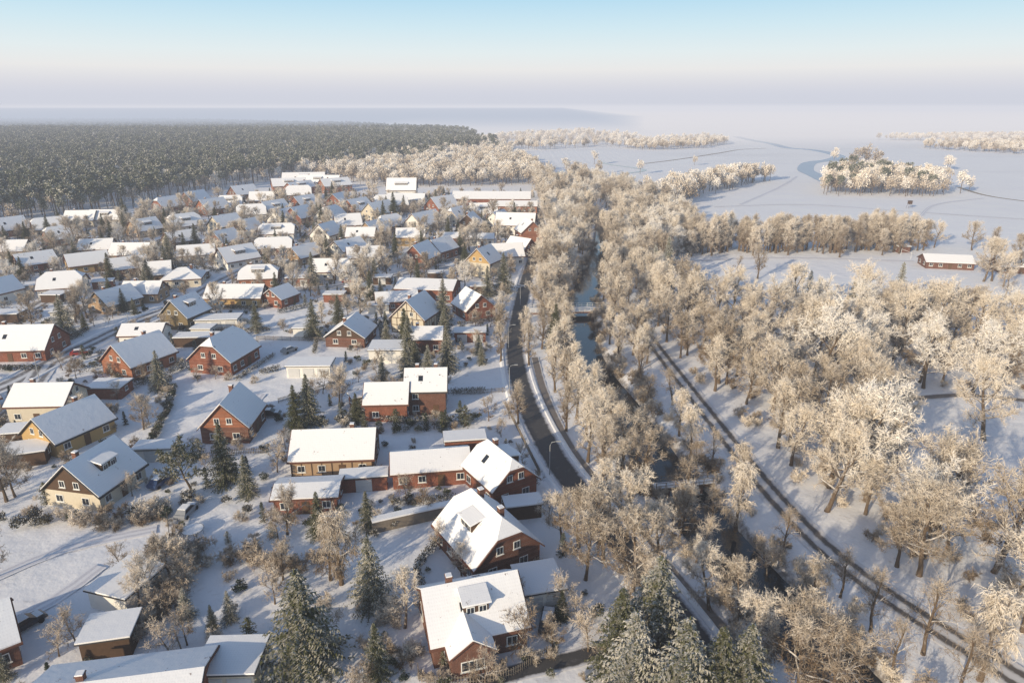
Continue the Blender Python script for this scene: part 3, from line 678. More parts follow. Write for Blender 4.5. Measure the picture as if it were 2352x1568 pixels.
def put(lst, name, u, v, s=1.0, w=None):
    x, y = G(u, v); k = random.uniform(.93, 1.07)*s
    return place(random.choice(lst), name, (x, y, 0), random.uniform(0, 6.28), (k*(w or 1), k*(w or 1), k))
def poly(pts): return np.array([G(*p) for p in pts])
def inside(P, pg):
    x, y = P[:, 0], P[:, 1]; r = np.zeros(len(P), bool); n = len(pg)
    for i in range(n):
        x1, y1 = pg[i]; x2, y2 = pg[(i+1) % n]
        c = ((y1 > y) != (y2 > y)) & (x < (x2-x1)*(y-y1)/(y2-y1+1e-12)+x1); r ^= c
    return r
def scatter(pg, spacing, excl=(), seed=1, roads=True, houses=True, jit=.42, extra=0):
    rng = np.random.default_rng(seed); lo, hi = pg.min(0), pg.max(0)
    gx, gy = np.meshgrid(np.arange(lo[0], hi[0], spacing), np.arange(lo[1], hi[1], spacing))
    P = np.stack([gx.ravel(), gy.ravel()], 1)+rng.uniform(-jit, jit, (gx.size, 2))*spacing
    P = P[inside(P, pg)]
    for e in excl: P = P[~inside(P, e)]
    if roads and len(P):
        for ln, d in ROADS: P = P[dist_line(P[:, 0], P[:, 1], ln) > d+extra]
    if houses and len(P) and FOOTP:
        F = np.array(FOOTP); ok = np.ones(len(P), bool)
        for fx, fy, fr_ in F: ok &= np.hypot(P[:, 0]-fx, P[:, 1]-fy) > fr_+extra
        P = P[ok]
    return P

GLADE = poly([(2010, 905), (2150, 905), (2900, 960), (2900, 1400), (2330, 1330), (2200, 1230), (2120, 1130), (2060, 1010)])
WOOD = poly([(1495, 760), (1500, 700), (1560, 700), (1700, 735), (1950, 735), (2150, 740), (2352, 790), (2900, 830), (3000, 1568), (2600, 1700), (2352, 1550), (2190, 1440), (2040, 1345), (1890, 1230), (1770, 1105), (1600, 900)])
for p in scatter(WOOD, 7.6, [GLADE], 3, extra=.3):
    r = random.random()
    lst, nm, s = (OAK, 'oak_tree', random.uniform(.62, 1.1)) if r < .58 else (OAKW, 'oak_tree', random.uniform(.65, 1.1)) if r < .76 else (TALL, 'frosted_tree', random.uniform(.7, 1.05))
    place(random.choice(lst), nm, (p[0], p[1], -.05), random.uniform(0, 6.28), s)
for u, v, s in ((1880, 905, 1.25), (1990, 1150, 1.15), (1960, 1080, .95), (1650, 880, .95), (2260, 1010, 1.05), (2290, 1300, .9), (2180, 1270, .7), (2350, 1450, .8), (2150, 1210, .9), (2060, 1300, .7)): put(OAKW if s > 1.1 else OAK, 'oak_tree', u, v, s)
for p in scatter(WOOD, 5.5, [GLADE], 5, extra=.2):
    if random.random() < .5: place(random.choice(BUSH), 'woodland_shrub', (p[0], p[1], -.05), random.uniform(0, 6.28), random.uniform(.7, 1.3))
W2 = poly([(1375, 600), (1470, 600), (1540, 660), (1500, 700), (1495, 760), (1500, 850), (1440, 880), (1385, 840), (1365, 760), (1365, 690)])
for p in scatter(W2, 6.2, [], 6): place(random.choice(OAK+TALL), 'frosted_tree', (p[0], p[1], -.05), random.uniform(0, 6.28), random.uniform(.7, 1.0))
W3 = poly([(1235, 640), (1245, 520), (1225, 430), (1290, 415), (1400, 450), (1500, 475), (1600, 535), (1600, 572), (1540, 620), (1380, 620), (1345, 640), (1310, 680), (1300, 745), (1215, 745), (1215, 690)])
for p in scatter(W3, 7.5, [], 8): place(random.choice(OAK+OAKW), 'frosted_tree', (p[0], p[1], -.05), random.uniform(0, 6.28), random.uniform(.75, 1.05))
for u, v, s in ((1150, 830, .8), (1205, 785, .75), (1215, 840, .8), (1245, 800, .85), (1270, 770, .9), (1290, 840, .9), (1275, 900, .85), (1310, 905, .9), (1325, 960, .95), (1300, 990, .8), (1345, 1010, .95), (1365, 960, .85), (1350, 1060, .95), (1385, 1050, .9), (1190, 975, .7), (1400, 1000, .8),
                 (1430, 1075, .85), (1425, 1150, .9), (1475, 1130, .8), (1300, 905, .8), (1270, 850, .7), (1300, 800, .9), (1385, 1100, .85), (1460, 1060, .75)):
    put(TALL, 'riverside_tree', u, v, s)
for u, v, s in ((1280, 770, .8), (1250, 720, .85), (1275, 690, .85)): put(OAK, 'riverside_tree', u, v, s)
for u, v, s in ((1330, 1255, .66), (1385, 1290, .7), (1440, 1240, .66), (1345, 1330, .62), (1450, 1370, .72), (1290, 1240, .5), (1520, 1300, .62), (1400, 1190, .6), (1560, 1240, .5), (1630, 1400, .6), (1730, 1530, .65), (1830, 1600, .7), (1560, 1210, .5), (1900, 1640, .7), (1690, 1430, .5), (1480, 1440, .6)):
    put(OAK, 'riverside_tree', u, v, s)
for u, v, s in ((1560, 1000, .8), (1590, 1120, .9), (1690, 1215, 1), (1800, 1270, .8), (1632, 1070, .8), (1700, 1130, .8), (1490, 920, .8), (1545, 930, 1), (1860, 1400, .7), (1930, 1370, .8), (2000, 1450, 1), (2120, 1500, 1.1), (2050, 1560, .9), (1760, 1330, .7), (2250, 1560, 1.1), (1600, 1290, .8), (1585, 1050, .9), (1470, 880, 1), (1630, 1210, .9), (1575, 1190, 1.1), (2200, 1600, 1)):
    put(THIN+THIN+BIRCH[:1], 'young_tree', u, v, s)
d_ = np.gradient(RIVER, axis=0); d_ /= np.linalg.norm(d_, axis=1)[:, None]
for i in range(0, len(RIVER)):
    if RIVER[i][1] > 300: break
    for s in (-1, 1, -1, 1):
        if random.random() < .6:
            o = random.uniform(3.6, 7.8)*s; q = RIVER[i]+np.array([d_[i][1], -d_[i][0]])*o+RNG.normal(0, .6, 2)
            place(random.choice(BUSH), 'riverbank_shrub', (q[0], q[1], -.9 if abs(o) < 5.2 else -.3), random.uniform(0, 6.28), random.uniform(.6, 1.6))
def belt(pts, width, spacing, lst, name, s0, s1, seed):
    ln = smooth_line(pts, spacing); rng = np.random.default_rng(seed)
    for q in ln:
        for k in range(max(1, int(width/spacing))):
            p = q+rng.normal(0, width*.3, 2); place(lst[rng.integers(len(lst))], name, (p[0], p[1], 0), rng.uniform(0, 6.28), rng.uniform(s0, s1))
belt([(1400, 556), (1560, 574), (1700, 576), (1850, 573), (2010, 569), (2080, 572)], 17, 3.2, TALL+BIRCH[:1], 'frosted_tree', .9, 1.2, 1)
belt([(2080, 566), (2200, 575), (2352, 580), (2600, 600)], 12, 7, OAK+TALL, 'frosted_tree', .6, .9, 11)
belt([(1530, 470), (1580, 445), (1650, 430), (1735, 415)], 22, 5, FROSTB, 'hedgerow_tree', .7, 1.2, 2)
belt([(2200, 640), (2260, 630), (2352, 660), (2500, 690)], 14, 8, OAK, 'oak_tree', .7, 1.0, 3)
COPSE = poly([(1880, 450), (2180, 452), (2150, 428), (1990, 405), (1900, 412)])
for p in scatter(COPSE, 7.5, [], 9): place(random.choice(FROSTB+FROSTB+PINE[:1]), 'frosted_tree', (p[0], p[1], 0), random.uniform(0, 6.28), random.uniform(.8, 1.3))
for u, v, s in ((1985, 385, 1.7), (1960, 388, 1.5), (2010, 386, 1.5), (1915, 372, 1.2), (2180, 392, 1.1), (2205, 445, 1.2), (2225, 440, .8), (1365, 378, 1.1), (1345, 412, 1.0), (1300, 405, 1.1), (1375, 400, .9), (1595, 380, .7), (1470, 400, .9), (2175, 390, 1), (1915, 398, .7)):
    put(FROSTB, 'field_tree', u, v, s)
for u, v, s in ((1690, 628, .8), (1740, 640, .9), (1500, 660, 1.0), (1530, 655, 1.1), (2305, 690, 1.1)):
    put(SPRW if u in (1500, 1530) else THIN+TALL, 'frosted_spruce' if u in (1500, 1530) else 'field_tree', u, v, s*(1.25 if u in (1500, 1530) else 1))
for u, v, s in ((2055, 720, 1.2), (1850, 720, 1.15), (2040, 560, .8), (2060, 562, .9), (1480, 600, .9), (1870, 730, 1.0), (1950, 740, 1)): put(SPRW+SPR[:1], 'spruce_tree', u, v, s)

for u, v, s in ((705, 1545, 1.08), (1420, 1545, .85), (1500, 1520, 1.0), (1640, 1640, .9), (1560, 1660, .95), (1700, 1640, .85), (1450, 1600, .9)): put(SPR, 'spruce_tree', u, v, s, 1.3)
for u, v, s in ((712, 975, .72), (682, 985, .6), (370, 895, .62), (722, 775, .7), (852, 700, .75), (152, 775, .85), (590, 755, .55), (1020, 745, .85), (1120, 680, .7), (1157, 672, .95), (720, 655, .8), (615, 625, .7), (440, 1130, .8), (520, 1110, .75), (570, 1140, .5),
                 (845, 1215, .42), (855, 1390, .66), (868, 1560, .5), (735, 1230, .5), (880, 885, .45), (935, 865, .65), (985, 870, .6), (1028, 850, .75), (955, 850, .5), (258, 705, .6), (285, 715, .5), (290, 520, 1), (1275, 800, .75), (1120, 540, .6), (430, 1420, .3), (905, 500, 1), (490, 1445, .25), (530, 1425, .28), (1290, 1420, .3), (820, 970, .4), (30, 930, .3), (10, 1560, .3)):
    if v > 1000 and s > .7 and u < 500: put(BIGPINE, 'scots_pine', u, v, 1.05)
    else: put(SPR, 'spruce_tree', u, v, s*1.12)
for u, v, s in ((785, 1340, 1.0), (760, 1330, .85), (740, 740, .55), (1150, 760, .7)): put(BIRCH, 'birch_tree', u, v, s)
for u, v, s in ((35, 1140, .55), (15, 1150, .6), (660, 1225, .45), (930, 1440, .45), (330, 985, .46), (345, 1370, .42), (395, 1330, .45), (320, 1400, .34), (175, 580, .9), (340, 515, .8), (200, 730, .65), (175, 740, .6), (1270, 1490, .3), (650, 1330, .38), (1060, 1320, .3), (-20, 1330, .5), (780, 925, .5), (430, 700, .45), (740, 600, .6), (870, 540, .7), (1130, 520, .8), (440, 520, .6), (560, 780, .3)):
    put(OAK, 'garden_tree', u, v, s)
for u, v, s in ((175, 1475, .9), (280, 1310, .8), (1195, 1500, 1.1), (785, 925, 1.2), (935, 1150, .9), (640, 1240, .9), (1010, 1260, .8), (430, 1480, .9), (390, 1500, 1)): put(FRUIT, 'fruit_tree', u, v, s)
VILL = poly([(-250, 1640), (-500, 760), (-200, 540), (0, 530), (300, 505), (640, 455), (1230, 452), (1215, 620), (1175, 700), (1150, 800), (1160, 900), (1190, 1010), (1270, 1140), (1330, 1250), (1400, 1420), (1420, 1640)])
OPEN = [poly([(-300, 1230), (385, 1190), (375, 1280), (240, 1330), (150, 1500), (-300, 1640)]), poly([(420, 890), (820, 872), (660, 900), (640, 935), (600, 920), (480, 965), (350, 1050), (370, 940)]),
        poly([(590, 770), (790, 770), (790, 850), (600, 870)]), poly([(1030, 850), (1130, 850), (1150, 930), (1040, 940)]), poly([(870, 1225), (1000, 1190), (990, 1290), (880, 1330)]), poly([(590, 710), (760, 700), (740, 745), (600, 750)])]
for p in scatter(VILL, 3.7, OPEN, 11, extra=-.6):
    far_ = p[1] > 230; r = random.random()
    if r < .46:
        if far_ and random.random() < .4: continue
        s = random.uniform(.35, 1.0)
        if random.random() < .55: place(random.choice(BUSH), 'garden_shrub', (p[0], p[1], 0), random.uniform(0, 6.28), s)
        else: place(random.choice(GBUSH), 'evergreen_shrub', (p[0], p[1], 0), random.uniform(0, 6.28), s*1.0)
    elif r < .53: place(random.choice(CONE), 'thuja_tree', (p[0], p[1], 0), random.uniform(0, 6.28), random.uniform(.4, 1.0))
    elif r < .68: place(random.choice(FRUIT), 'fruit_tree', (p[0], p[1], 0), random.uniform(0, 6.28), random.uniform(.5, 1.1)*(1.2 if far_ else 1))
    elif r < .735 and p[1] > 140: place(random.choice(SPR), 'spruce_tree', (p[0], p[1], 0), random.uniform(0, 6.28), random.uniform(.3, .85))
    elif r < .735+.12*min(1, p[1]/330) and p[1] > 170: place(random.choice(OAK+BIRCH+OAKW[:1]), 'garden_tree', (p[0], p[1], 0), random.uniform(0, 6.28), random.uniform(.38, .72))
def shrub_row(pts, sp, lst, name, s0, s1, wob=.6, step=None):
    ln = smooth_line(pts, sp)
    for q in ln: place(random.choice(lst), name, (q[0]+random.gauss(0, wob), q[1]+random.gauss(0, wob), 0), random.uniform(0, 6.28), random.uniform(s0, s1))
shrub_row([(400, 1240), (470, 1290), (560, 1290), (650, 1310), (700, 1300)], 1.0, BUSH, 'garden_shrub', .7, 1.4, .9)
shrub_row([(370, 1270), (420, 1310), (380, 1400), (330, 1460)], 1.0, BUSH, 'garden_shrub', .8, 1.6, 1)
shrub_row([(60, 1200), (150, 1200), (250, 1190), (360, 1180), (400, 1150)], 1.1, BUSH+GBUSH, 'garden_shrub', .7, 1.4, .8)
shrub_row([(690, 1020), (690, 990), (800, 965), (930, 990), (1040, 975), (1090, 960)], 1.3, GBUSH+CONE, 'evergreen_shrub', .5, 1.1, .9)
shrub_row([(950, 1560), (1100, 1545), (1230, 1510), (1260, 1480)], 1.0, BUSH+GBUSH, 'garden_shrub', .4, .7, .5)
shrub_row([(880, 1400), (900, 1480), (930, 1530)], 1.0, BUSH, 'garden_shrub', .7, 1.2, .7)
shrub_row([(400, 890), (385, 940), (350, 1010), (330, 1050)], .8, GBUSH, 'hedge_shrub', .6, .8, .2)
shrub_row([(830, 1180), (880, 1165), (960, 1150), (1030, 1140)], 1.1, GBUSH+BUSH, 'garden_shrub', .3, .7, .9)
shrub_row([(230, 1210), (300, 1205), (370, 1195)], .9, BUSH, 'garden_shrub', .7, 1.2, .7)

def fence(pts, hgt=1.1, mat='greywood', name='picket_fence', gap=.28):
    ln = smooth_line(pts, gap); b = MB(); d = np.gradient(ln, axis=0)
    for i, q in enumerate(ln):
        a = math.atan2(d[i][1], d[i][0])
        b.box((q[0], q[1], hgt/2), (.14 if i % 8 == 0 else .09, .05, hgt+(.1 if i % 8 == 0 else 0)), 0, a)
        if i % 2 == 0 and i < len(ln)-2:
            m = (ln[i]+ln[i+2])/2; l = np.linalg.norm(ln[i+2]-ln[i])
            for z in (.3, hgt-.25): b.box((m[0], m[1], z), (l+.03, .03, .08), 0, math.atan2(*(ln[i+2]-ln[i])[::-1]))
    b.obj(name, [mat])
for f_ in ([(420, 1060), (520, 1045), (610, 1040)], [(385, 1190), (392, 1250)], [(1160, 930), (1200, 1010), (1240, 1090)], [(1030, 905), (1090, 905), (1160, 900)], [(640, 925), (790, 880)], [(590, 780), (800, 785)], [(960, 1540), (980, 1568), (1150, 1560), (1260, 1500)], [(440, 1560), (400, 1450)], [(0, 1040), (90, 1060)]): fence(f_)
def wall_long(pts, hgt, name, mat):
    ln = smooth_line(pts, 2.4); e = empty(name, (0, 0, 0)); b = MB(); s = MB()
    for a, c in zip(ln[:-1], ln[1:]):
        m = (a+c)/2; l = np.linalg.norm(c-a); an = math.atan2(c[1]-a[1], c[0]-a[0])
        b.box((m[0], m[1], hgt/2), (l-.02, .9, hgt), 0, an); s.box((m[0], m[1], hgt+.14), (l+.01, 1.3, .25), 0, an)
    b.obj('planks', [mat], parent=e); s.obj('snow_cap', ['snow'], parent=e)
wall_long([(855, 1222), (950, 1200), (1045, 1180)], 1.9, 'woodshed', 'greywood')
def hedge_pts(ln, w, hgt, name='clipped_hedge', seed=0, dens=75):
    rng = np.random.default_rng(seed); n = len(ln)*dens; i = rng.integers(0, len(ln), n)
    P = np.stack([ln[i, 0]+rng.uniform(-w/2, w/2, n), ln[i, 1]+rng.uniform(-w/2, w/2, n), rng.uniform(0, 1, n)**.6*hgt], 1)+rng.normal(0, .06, (n, 3))
    D = nrm(rng.normal(0, 1, (n, 3))); S = nrm(np.cross(D, rng.normal(0, 1, (n, 3)))); l = rng.uniform(.12, .28, (n, 1))
    b = MB(); b.tris(np.stack([P-S*l*.5, P+S*l*.5, P+D*l], 1), 0); b.obj(name, ['hedge'])
def hedge(pts, w, hgt, name='clipped_hedge', seed=0): hedge_pts(smooth_line(pts, .5), w, hgt, name, seed)
for k, hd in enumerate(([(230, 830), (290, 880), (380, 870)], [(600, 860), (640, 850)], [(1040, 905), (1110, 902)], [(0, 850), (90, 850)], [(440, 720), (500, 710), (590, 712)], [(760, 700), (850, 705)], [(620, 760), (560, 765)], [(870, 965), (1010, 985)], [(1010, 1240), (960, 1310), (970, 1350)], [(900, 1160), (1040, 1150)], [(20, 1010), (60, 1030)], [(200, 760), (130, 800)], [(640, 720), (710, 705)])):
    hedge(hd, .9, 1.3, seed=k)
hr = random.Random(5)
for k, (x, y, rot, L, W) in enumerate(PLOTS[:NPL]):
    if y < 120 or y > 480: continue
    a = math.radians(rot % 90 if hr.random() < .7 else 12); ca, sa = math.cos(a), math.sin(a)
    for side in hr.sample([0, 1, 2, 3], 2):
        r1 = max(L, W)/2+hr.uniform(2, 4.5); hl = hr.uniform(5, 9); t = np.arange(-hl, hl, .6)
        lx, ly = {0: (t, -r1+0*t), 1: (r1+0*t, t), 2: (t, r1+0*t), 3: (-r1+0*t, t)}[side]
        ln = np.stack([x+lx*ca-ly*sa, y+lx*sa+ly*ca], 1)
        keep = np.ones(len(ln), bool)
        for rl, dd in ROADS: keep &= dist_line(ln[:, 0], ln[:, 1], rl) > dd
        for fx, fy, f2 in FOOTP: keep &= np.hypot(ln[:, 0]-fx, ln[:, 1]-fy) > f2-1.2
        if keep.sum() > 4: hedge_pts(ln[keep], hr.uniform(.6, 1.0), hr.uniform(.9, 1.7), 'garden_hedge', 100+k, 45)

def bridge(u1, v1, u2, v2, w, name, mat, z=.35):
    a, c = np.array(G(u1, v1)), np.array(G(u2, v2)); m = (a+c)/2; L = np.linalg.norm(c-a); an = math.atan2(c[1]-a[1], c[0]-a[0])
    e = empty(name, (m[0], m[1], 0), an); b = MB(); b.box((0, 0, z-.2), (L, w, .4)); b.obj('deck', [mat], parent=e)
    s = MB(); s.box((0, 0, z+.05), (L-.05, w-.5, .1)); s.obj('deck_snow', ['snow'], parent=e)
    r = MB()
    for sg in (-1, 1):
        for k in range(int(L/1.6)+1): r.box((-L/2+.1+k*1.6, sg*(w/2-.1), z+.55), (.1, .1, 1.1))
        for zz in (.55, 1.1): r.box((0, sg*(w/2-.1), z+zz), (L, .07, .08))
    r.obj('railing', ['frame' if mat != 'wood' else 'greywood'], parent=e)
    p = MB()
    for k in (-L*.28, L*.28): p.box((k, 0, -1.2), (.6, w-.4, 2.4))
    p.obj('piers', ['brick_dark'], parent=e)
bridge(1215, 716, 1400, 712, 5.5, 'road_bridge', 'brick_dark', .45)
bridge(1500, 1122, 1635, 1108, 2.2, 'footbridge', 'wood', .4)
def lamp(u, v):
    x, y = G(u, v); b = MB(); b.tube([(x, y, 0), (x, y, 5.4), (x+.25, y-.05, 6.0), (x+1.1, y-.1, 6.25)], [.09, .06, .05, .04], 6); b.box((x+1.4, y-.1, 6.25), (.7, .25, .14)); b.obj('street_lamp', ['metal'])
for a in ((1262, 1090), (1170, 900), (1168, 800), (1195, 700), (300, 765), (90, 870)): lamp(*a)
def car(u, v, rot, col):
    x, y = G(u, v); e = empty('parked_car', (x, y, .03), math.radians(rot)); b = MB()
    prof = [(-2.1, .35), (-2.15, .75), (-1.95, .95), (-1.2, 1.0), (.95, .98), (1.9, .82), (2.15, .62), (2.12, .35)]
    def ext(mb, pr, w0, w1=None, mi=0):
        w1 = w1 or [w0]*len(pr); n = len(pr)
        vs = [(p[0], -w, p[1]) for p, w in zip(pr, w1)]+[(p[0], w, p[1]) for p, w in zip(pr, w1)]
        mb.add(vs, [tuple(range(n)), tuple(range(2*n-1, n-1, -1))]+[(i, n+i, n+(i+1) % n, (i+1) % n) for i in range(n)], mi)
    ext(b, prof, .86, [.84, .88, .86, .84, .84, .82, .78, .82]); ext(b, [(-1.75, .97), (-1.25, 1.42), (.35, 1.44), (1.05, .97)], .7, [.8, .64, .64, .8]); b.obj('body', [col], parent=e)
    g = MB(); ext(g, [(-1.5, 1.03), (-1.18, 1.36), (.28, 1.38), (.85, 1.03)], .8, [.815, .68, .68, .815]); g.obj('side_windows', ['glass'], parent=e)
    w = MB()
    for wx in (-1.35, 1.35):
        for sy in (-.8, .8): w.tube([(wx, sy-.1, .32), (wx, sy-.095, .32), (wx, sy+.095, .32), (wx, sy+.1, .32)], [.02, .32, .32, .02], 12)
    w.obj('wheels', ['tyre'], parent=e)
    s = MB(); s.box((-.45, 0, 1.50), (1.5, 1.2, .1)); s.box((1.4, 0, .95), (.75, 1.3, .06)); s.obj('snow', ['snow'], parent=e)
for a in ((620, 955, 5, 'car_black'), (370, 1112, 75, 'car_blue'), (1258, 1432, 80, 'car_black'), (665, 808, 60, 'car_grey'), (1040, 790, 90, 'car_grey'), (395, 700, 35, 'car_black'), (185, 815, 30, 'car_red'), (150, 590, 20, 'car_grey'), (800, 650, 10, 'car_red'), (610, 590, 10, 'car_black'), (430, 1180, 85, 'car_grey'), (60, 1440, 60, 'car_black')): car(*a)
def trampoline(u, v):
    x, y = G(u, v); e = empty('trampoline', (x, y, 0)); r = MB()
    ring = [(1.5*math.cos(t*math.pi/12), 1.5*math.sin(t*math.pi/12), .75) for t in range(25)]; r.tube(ring, [.06]*25, 5)
    for k in range(6): a = k*math.pi/3; r.tube([(1.5*math.cos(a), 1.5*math.sin(a), 0), (1.5*math.cos(a), 1.5*math.sin(a), .75)], [.04, .04], 5)
    r.obj('frame', ['metal'], parent=e); m = MB(); m.slab([p for p in [(1.42*math.cos(t*math.pi/12), 1.42*math.sin(t*math.pi/12), .72) for t in range(24)]], 0, .1); m.obj('snowy_mat', ['snow'], parent=e)
trampoline(444, 1225)
x, y = G(2088, 478); e = empty('hunting_stand', (x, y, 0)); b = MB()
b.box((0, 0, 3.2), (1.8, 1.8, 1.7)); b.box((0, 0, 4.15), (2.2, 2.2, .15))
for sx_ in (-.8, .8):
    for sy_ in (-.8, .8): b.tube([(sx_*1.4, sy_*1.4, 0), (sx_, sy_, 2.4)], [.08, .08], 4)
b.obj('cabin', ['wood'], parent=e)
for (u, v, r_) in ((1640, 585, 10), (2080, 590, -8)):
    x, y = G(u, v); b = MB(); b.tube([(x, y-3.6, 0), (x, y-3.6, 2.4), (x, y+3.6, 2.4), (x, y+3.6, 0)], [.07]*4, 5); b.obj('goal_post', ['frame'])

# ------------------------------------------------------------------ distant forests (instanced)
def source(name, meshes):
    c = bpy.data.collections.new(name)
    for i, m in enumerate(meshes): place(m, name+'_part', col=c)
    return c
def forest(name, P, S, srccol):
    me = bpy.data.meshes.new(name); me.from_pydata([(p[0], p[1], 0) for p in P], [], [])
    at = me.attributes.new('sc', 'FLOAT', 'POINT'); at.data.foreach_set('value', np.asarray(S, dtype=np.float32))
    o = place(me, name); ng = bpy.data.node_groups.new(name, 'GeometryNodeTree')
    ng.interface.new_socket('Geometry', in_out='INPUT', socket_type='NodeSocketGeometry'); ng.interface.new_socket('Geometry', in_out='OUTPUT', socket_type='NodeSocketGeometry')
    gi = ng.nodes.new('NodeGroupInput'); go = ng.nodes.new('NodeGroupOutput')
    ci = ng.nodes.new('GeometryNodeCollectionInfo'); ci.inputs['Collection'].default_value = srccol; ci.inputs['Separate Children'].default_value = True; ci.inputs['Reset Children'].default_value = True
    ip = ng.nodes.new('GeometryNodeInstanceOnPoints'); ip.inputs['Pick Instance'].default_value = True
    rv = ng.nodes.new('FunctionNodeRandomValue'); rv.data_type = 'FLOAT_VECTOR'; rv.inputs[0].default_value = (0, 0, 0); rv.inputs[1].default_value = (.06, .06, 6.28)
    na = ng.nodes.new('GeometryNodeInputNamedAttribute'); na.data_type = 'FLOAT'; na.inputs['Name'].default_value = 'sc'
    cv = ng.nodes.new('ShaderNodeCombineXYZ')
    L = ng.links.new
    L(gi.outputs[0], ip.inputs['Points']); L(ci.outputs[0], ip.inputs['Instance']); L(rv.outputs[0], ip.inputs['Rotation'])
    for k in range(3): L(na.outputs[0], cv.inputs[k])
    L(cv.outputs[0], ip.inputs['Scale']); L(ip.outputs[0], go.inputs[0])
    md = o.modifiers.new('instances', 'NODES'); md.node_group = ng; return o
cp = source('pine_source', PINE); cf = source('frosted_source', FROSTB)
FOREST = poly([(-700, 520), (-700, 309), (0, 311), (600, 316), (1000, 320), (1130, 332), (1150, 350), (1210, 375), (1250, 400), (1225, 425), (1000, 430), (850, 430), (790, 415), (700, 405), (640, 415), (560, 428), (470, 445), (420, 448), (350, 470), (250, 492), (120, 512), (-200, 530)])
P = scatter(FOREST, 7.0, [], 21, roads=False, houses=False)
P = P[(RNG.random(len(P)) < np.clip(1300/np.maximum(P[:, 1], 1)*.55, .2, 1))]
u_ = 1176+1568*(P[:, 0]/P[:, 1])*.97
bound = np.interp(P[:, 1], [400, 560, 700, 850, 1100, 1500], [690, 720, 880, 1080, 1150, 900])+40*np.sin(P[:, 1]*.03)
fb = (u_ > bound+RNG.normal(0, 55, len(P))) | (RNG.random(len(P)) < .16)
forest('pine_forest', P[~fb], RNG.uniform(.7, 1.3, (~fb).sum()), cp)
forest('frosted_forest', P[fb], RNG.uniform(.7, 1.15, fb.sum()), cf)
def far_band(name, pts, n, col, s0, s1, seed):
    pg = poly(pts); rng = np.random.default_rng(seed)
    lo, hi = pg.min(0), pg.max(0); Q = rng.uniform(lo, hi, (n*8, 2)); Q = Q[inside(Q, pg)][:n]
    forest(name, Q, rng.uniform(s0, s1, len(Q)), col)
far_band('distant_trees', [(1100, 345), (1130, 318), (1350, 308), (1500, 322), (1430, 336), (1250, 345)], 450, cf, .6, 1.1, 1)
far_band('distant_trees', [(1420, 340), (1500, 327), (1620, 320), (1680, 330), (1600, 343), (1480, 346)], 300, cf, .6, 1.0, 2)
far_band('distant_trees', [(2120, 342), (2120, 334), (2300, 326), (2700, 340), (2700, 385), (2352, 356)], 700, cf, .6, 1.0, 3)
far_band('distant_trees', [(2010, 322), (2180, 319), (2400, 315), (2400, 321), (2180, 326)], 300, cf, .6, 1.0, 4)
far_band('distant_forest', [(-700, 313), (-700, 285), (400, 285), (800, 296), (1050, 308), (1100, 318), (700, 318)], 12000, cp, .8, 1.2, 5)

# ------------------------------------------------------------------ haze and fog (absorbing volumes, added glow stands in for scattered sunlight)
def fog(name, x0, x1, y0, y1, z0, z1, dens, col):
    m = bpy.data.materials.new(name); m.use_nodes = True; nt = m.node_tree; nt.nodes.clear()
    o = nt.nodes.new('ShaderNodeOutputMaterial'); s = nt.nodes.new('ShaderNodeVolumeAbsorption'); s.inputs['Color'].default_value = (0, 0, 0, 1); s.inputs['Density'].default_value = dens
    e = nt.nodes.new('ShaderNodeEmission'); e.inputs['Color'].default_value = (*col, 1); e.inputs['Strength'].default_value = dens
    a = nt.nodes.new('ShaderNodeAddShader'); nt.links.new(s.outputs[0], a.inputs[0]); nt.links.new(e.outputs[0], a.inputs[1])
    nt.links.new(a.outputs[0], o.inputs['Volume']); M[name] = m
    b = MB(); b.box(((x0+x1)/2, (y0+y1)/2, (z0+z1)/2), (x1-x0, y1-y0, z1-z0)); b.obj(name, [name])
fog('haze', -14000, 14000, -300, 26000, -8, 105, .00030, (.64, .66, .74))
fog('mist_bank', -12900, 250, 1350, 3600, -7, 33, .0030, (.47, .53, .64))
fog('mist_bank', -300, 13000, 950, 24000, -6, 15, .0020, (.92, .87, .86))
fog('mist_bank', -13000, 13100, 3400, 23000, -5, 36, .0014, (.88, .86, .89))

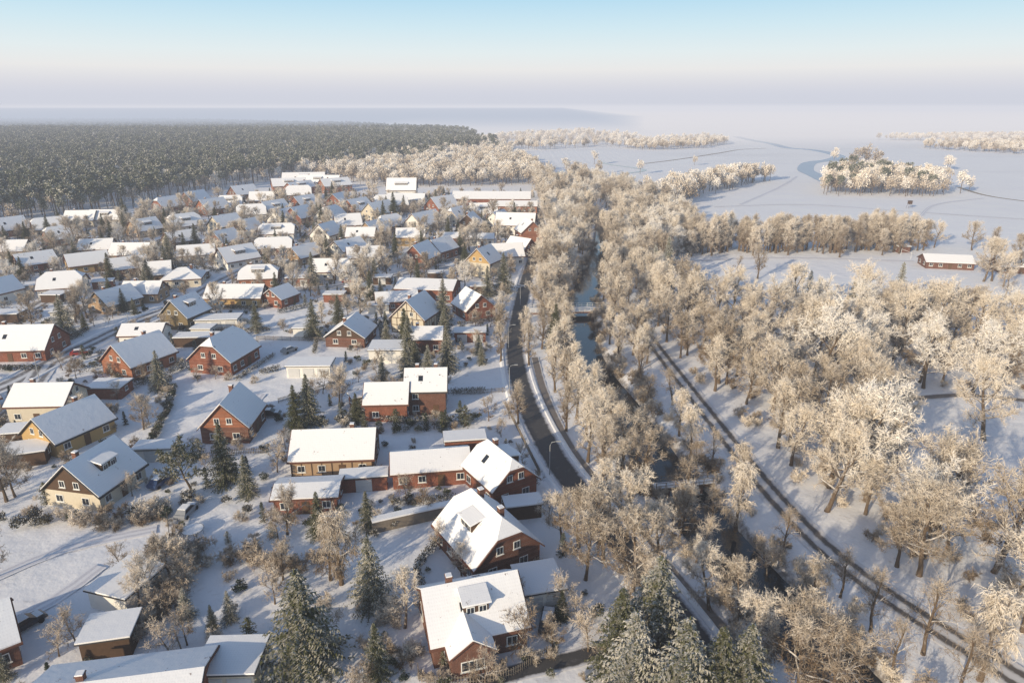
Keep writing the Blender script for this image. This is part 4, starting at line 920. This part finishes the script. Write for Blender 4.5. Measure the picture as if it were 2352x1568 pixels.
# ------------------------------------------------------------------ world, sun, camera
EL, AZ = math.radians(16.5), math.radians(220)
w = bpy.data.worlds.new('World'); scene.world = w; w.use_nodes = True; nt = w.node_tree; nt.nodes.clear()
out = nt.nodes.new('ShaderNodeOutputWorld'); bg = nt.nodes.new('ShaderNodeBackground'); bg.inputs[1].default_value = .15
sky = nt.nodes.new('ShaderNodeTexSky'); sky.sky_type = 'NISHITA'; sky.sun_disc = False; sky.sun_elevation = EL; sky.sun_rotation = AZ; sky.dust_density = 1.5; sky.ozone_density = 2.0
tc = nt.nodes.new('ShaderNodeTexCoord'); sx = nt.nodes.new('ShaderNodeSeparateXYZ'); nt.links.new(tc.outputs['Generated'], sx.inputs[0])
def lin(c): return tuple(((x/255+.055)/1.055)**2.4*1.0 for x in c)
mr = nt.nodes.new('ShaderNodeMapRange'); nt.links.new(sx.outputs[2], mr.inputs[0]); mr.inputs[1].default_value = 0; mr.inputs[2].default_value = .25
rp = ramp(nt, mr.outputs[0], [(0, lin((204, 209, 224))), (.08, lin((224, 223, 228))), (.165, lin((243, 241, 236))), (.25, lin((232, 243, 243))), (.37, lin((210, 236, 245))), (.50, lin((184, 224, 244))), (1, lin((132, 190, 234)))])
sc = nt.nodes.new('ShaderNodeVectorMath'); sc.operation = 'SCALE'; sc.inputs['Scale'].default_value = 1/.15; nt.links.new(rp, sc.inputs[0])
f = ramp(nt, sx.outputs[2], [(.12, 1), (.45, 0)])
nt.links.new(mix(nt, f, sky.outputs[0], sc.outputs[0]), bg.inputs[0]); nt.links.new(bg.outputs[0], out.inputs[0])
sun = bpy.data.lights.new('sun', 'SUN'); sun.energy = 5.0; sun.angle = math.radians(.5); sun.color = (1, .83, .58)
so = bpy.data.objects.new('sun', sun); COL.objects.link(so)
d = Vector((-math.sin(AZ)*math.cos(EL), -math.cos(AZ)*math.cos(EL), -math.sin(EL))); so.rotation_euler = d.to_track_quat('-Z', 'Y').to_euler(); so.location = (-100, -100, 100)
cam = bpy.data.cameras.new('camera'); cam.sensor_width = 36; cam.lens = 24; cam.clip_end = 80000; cam.clip_start = .5
co = bpy.data.objects.new('camera', cam); COL.objects.link(co); co.location = (0, 0, H); co.rotation_euler = (math.pi/2-PITCH, 0, 0); scene.camera = co
scene.view_settings.view_transform = 'Standard'; scene.view_settings.look = 'None'; scene.view_settings.exposure = 0
print('OBJECTS', len(bpy.data.objects))
